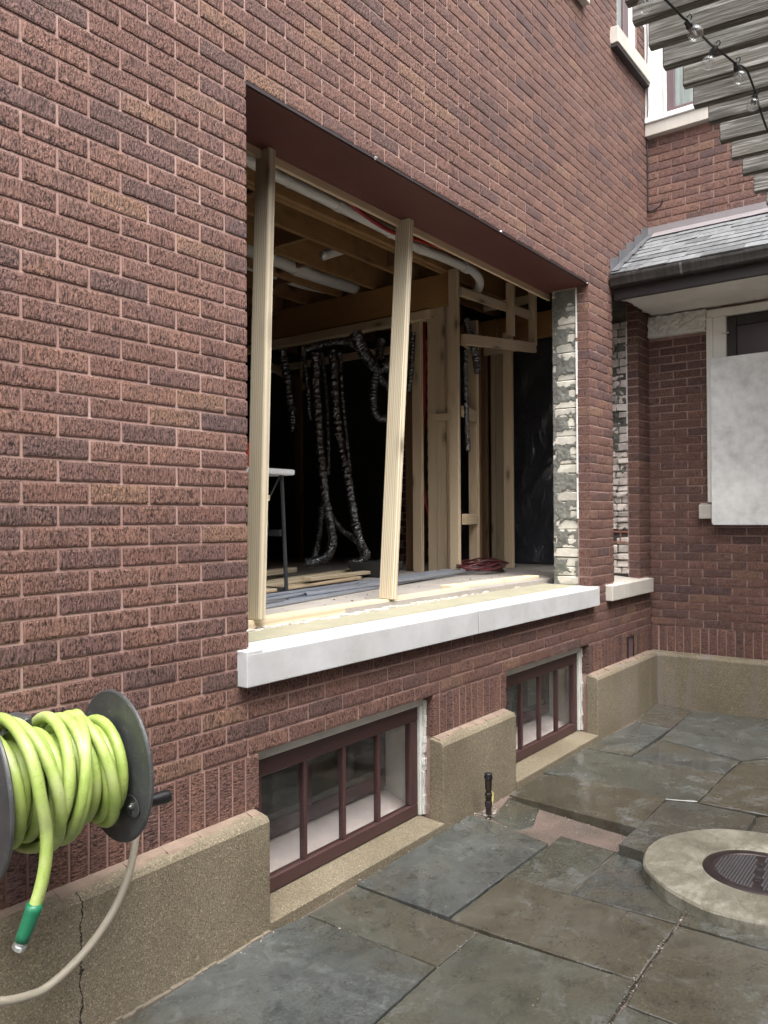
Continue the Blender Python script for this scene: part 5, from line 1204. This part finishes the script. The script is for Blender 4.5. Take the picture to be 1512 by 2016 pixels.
duct([(5.406, 1.522, 3.106), (5.402, 1.530, 2.958), (5.397, 1.539, 2.789), (5.382, 1.561, 2.612)], 0.020, 'thin foil duct between leaning post and stud wall', 12)
duct([(5.755, 1.225, 3.243), (5.779, 1.196, 3.105), (5.805, 1.163, 2.933), (5.819, 1.148, 2.783)], 0.030, 'foil duct stub hanging under the timber box frame', 13)
duct([(5.670, 1.176, 2.956), (5.671, 1.179, 2.660), (5.677, 1.175, 2.363), (5.683, 1.171, 2.118)], 0.020, 'bright slim foil duct hanging beside the last stud', 14)
duct([(5.081, 2.450, 3.036), (5.188, 2.308, 3.088), (5.295, 2.167, 3.105), (5.348, 2.097, 3.069)], 0.030, 'foil duct lying level above the soffit framing', 15)

# folding table with a red case
tb = thing('folding_table', (3.45, 1.5, FZ), 'white topped folding table with grey steel legs half hidden by the post', 'table')
MB().box(2.72, 3.60, 1.165, 1.72, 1.832, 1.868).build('table_top', M_table, tb, bevel=0.010, seg=2)
def leg(a, b): MB().tube([a, b], 0.0125, 8).build('leg', M_steel, tb)
leg((3.553, 1.20, FZ+.001), (3.535, 1.22, 1.831)); leg((3.553, 1.66, FZ+.001), (3.535, 1.64, 1.831)); leg((2.80, 1.20, FZ+.001), (2.82, 1.22, 1.831)); leg((2.80, 1.66, FZ+.001), (2.82, 1.64, 1.831))
MB().box(3.520, 3.545, 1.225, 1.64, 1.455, 1.495).build('brace', M_steel, tb); MB().box(3.53, 3.57, 1.215, 1.65, FZ+.012, FZ+.035).build('foot_bar', M_steel, tb); MB().tube([(3.54, 1.24, 1.83), (3.47, 1.30, 1.64), (3.545, 1.35, 1.50)], 0.006, 6).build('lock_strut', M_steel, tb)
m = MB().box(3.08, 3.42, 1.26, 1.60, 1.8690, 2.02); o = m.build('tool_case', M_redbox, None, bevel=0.01); tag(o, 'red case standing on the folding table beside the brick jamb', 'case')
# trough and loose boards on the floor
t0 = Vector((4.981, 1.613, 1.192)); t0.z = FZ
m = MB(); a, b, h = 0.10, 0.13, 0.12
vs = [(-a, -a*1.4, 0.004), (a, -a*1.4, 0.004), (a, a*1.4, 0.004), (-a, a*1.4, 0.004), (-b, -b*1.4, h), (b, -b*1.4, h), (b, b*1.4, h), (-b, b*1.4, h), (-b+.012, -b*1.4+.012, h), (b-.012, -b*1.4+.012, h), (b-.012, b*1.4-.012, h), (-b+.012, b*1.4-.012, h), (-a+.012, -a*1.4+.012, .012), (a-.012, -a*1.4+.012, .012), (a-.012, a*1.4-.012, .012), (-a+.012, a*1.4-.012, .012)]
m.add([(v[0]+t0.x, v[1]+t0.y, v[2]+FZ) for v in vs], [(3, 2, 1, 0), (0, 1, 5, 4), (1, 2, 6, 5), (2, 3, 7, 6), (3, 0, 4, 7), (4, 5, 9, 8), (5, 6, 10, 9), (6, 7, 11, 10), (7, 4, 8, 11), (8, 9, 13, 12), (9, 10, 14, 13), (10, 11, 15, 14), (11, 8, 12, 15), (12, 13, 14, 15)])
tag(m.build('mixing_trough', M_pail, None, bevel=0.004), 'dark grey mixing trough on the floor at the end of the ducts', 'trough')
LB = [((3.3, 2.05, 1.125), (4.9, 2.5, 1.125), .14, .03, M_stud, 'wide loose board on the floor below the ducts'), ((3.4, 1.52, 1.122), (5.4, 2.02, 1.124), .09, .038, M_pine, 'pale loose board lying beyond the steel tubes'),
      ((3.9, 1.35, 1.16), (5.3, 1.72, 1.13), .07, .025, M_pine, 'thin pale offcut resting on the longer loose boards'), ((3.6, 1.85, 1.16), (4.7, 2.25, 1.15), .09, .038, M_pine, 'loose timber stacked nearest the trough'), ((3.2, 1.25, 1.12), (4.6, 1.50, 1.12), .10, .02, M_stud, 'flat board under the table leg')]
for a, b, w_, t_, mt, lb in LB: tag(board('loose_board', a, b, w_, t_, (0, 1, 0), mt, None, 0.002), lb, 'board')
o = board('loose_board', (3.1, 1.33, 1.70), (3.44, 1.235, 1.69), .035, .03, (0, 0, 1), M_pine, None, 0.002); tag(o, 'short pale batten sticking out below the table top', 'board')
# galvanised conduit in a loose row along the floor
CD = [((2.72, 0.66), (5.9, 1.24), 0), ((3.06, 0.745), (6.2, 1.31), 0), ((3.15, 0.80), (5.7, 1.26), 0), ((2.70, 0.80), (6.1, 1.40), 0), ((2.9, 0.835), (5.6, 1.36), 0), ((2.85, 0.865), (6.3, 1.46), 0), ((3.28, 0.79), (6.4, 1.22), 1), ((3.43, 0.825), (6.0, 1.33), 1), ((2.75, 0.725), (5.8, 1.30), 1), ((2.80, 0.89), (6.4, 1.52), 0),
      ((2.74, 0.93), (5.9, 1.50), 0), ((2.95, 0.90), (6.35, 1.38), 1), ((4.2, 1.04), (6.5, 1.30), 1), ((4.0, 0.99), (6.6, 1.36), 1)]
for (xa, ya), (xb, yb), lv in CD:
    z = FZ+0.013+lv*0.022; d = (Vector((xb, yb, 0))-Vector((xa, ya, 0))).normalized()
    m = MB().tube([(xa, ya, z), (xb, yb, z)], 0.0118, 12, cap=False); A = Vector((xa, ya, z)); m.tube([A+d*0.25, A-d*0.0005], 0.0098, 12, cap=False)
    o = m.build('metal_tube', M_conduit, None, smooth=True); tag(o, 'thin galvanised steel tube lying in a loose row across the subfloor', 'metal tube', 'galvanised tubes on the floor')
# coil of cable
rg = random.Random(33)
for q in range(7):
    c = Vector((5.75+rg.uniform(-.12, .14), 1.10+rg.uniform(-.08, .08), FZ+.02+q*0.010)); pts = []
    r0 = rg.uniform(.13, .22); ph = rg.uniform(0, 6)
    for k in range(40): a = ph+k*2*PI*1.2/39; pts.append(c+Vector((math.cos(a)*r0*1.4, math.sin(a)*r0*.8, 0.02*math.sin(a*2+q)+.01)))
    o = MB().tube(pts, 0.008, 6).build('cable_loop', M_wire, bpy.data.objects.get('cable_heap'), smooth=True) if q else MB().tube(pts, 0.008, 6).build('cable_heap', M_wire, None, smooth=True)
    if not q: tag(o, 'tangled dark red and black cables heaped on the floor by the studs', 'cables')
m = MB(); rg = random.Random(61); cr = m
for _ in range(260): crumb(rg.uniform(2.6, 6.8), rg.uniform(0.5, 1.6), FZ+.001, rg.uniform(.003, .013))
tag(m.build('debris', M_frag, None), 'dust and mortar crumbs on the subfloor', kind='stuff')
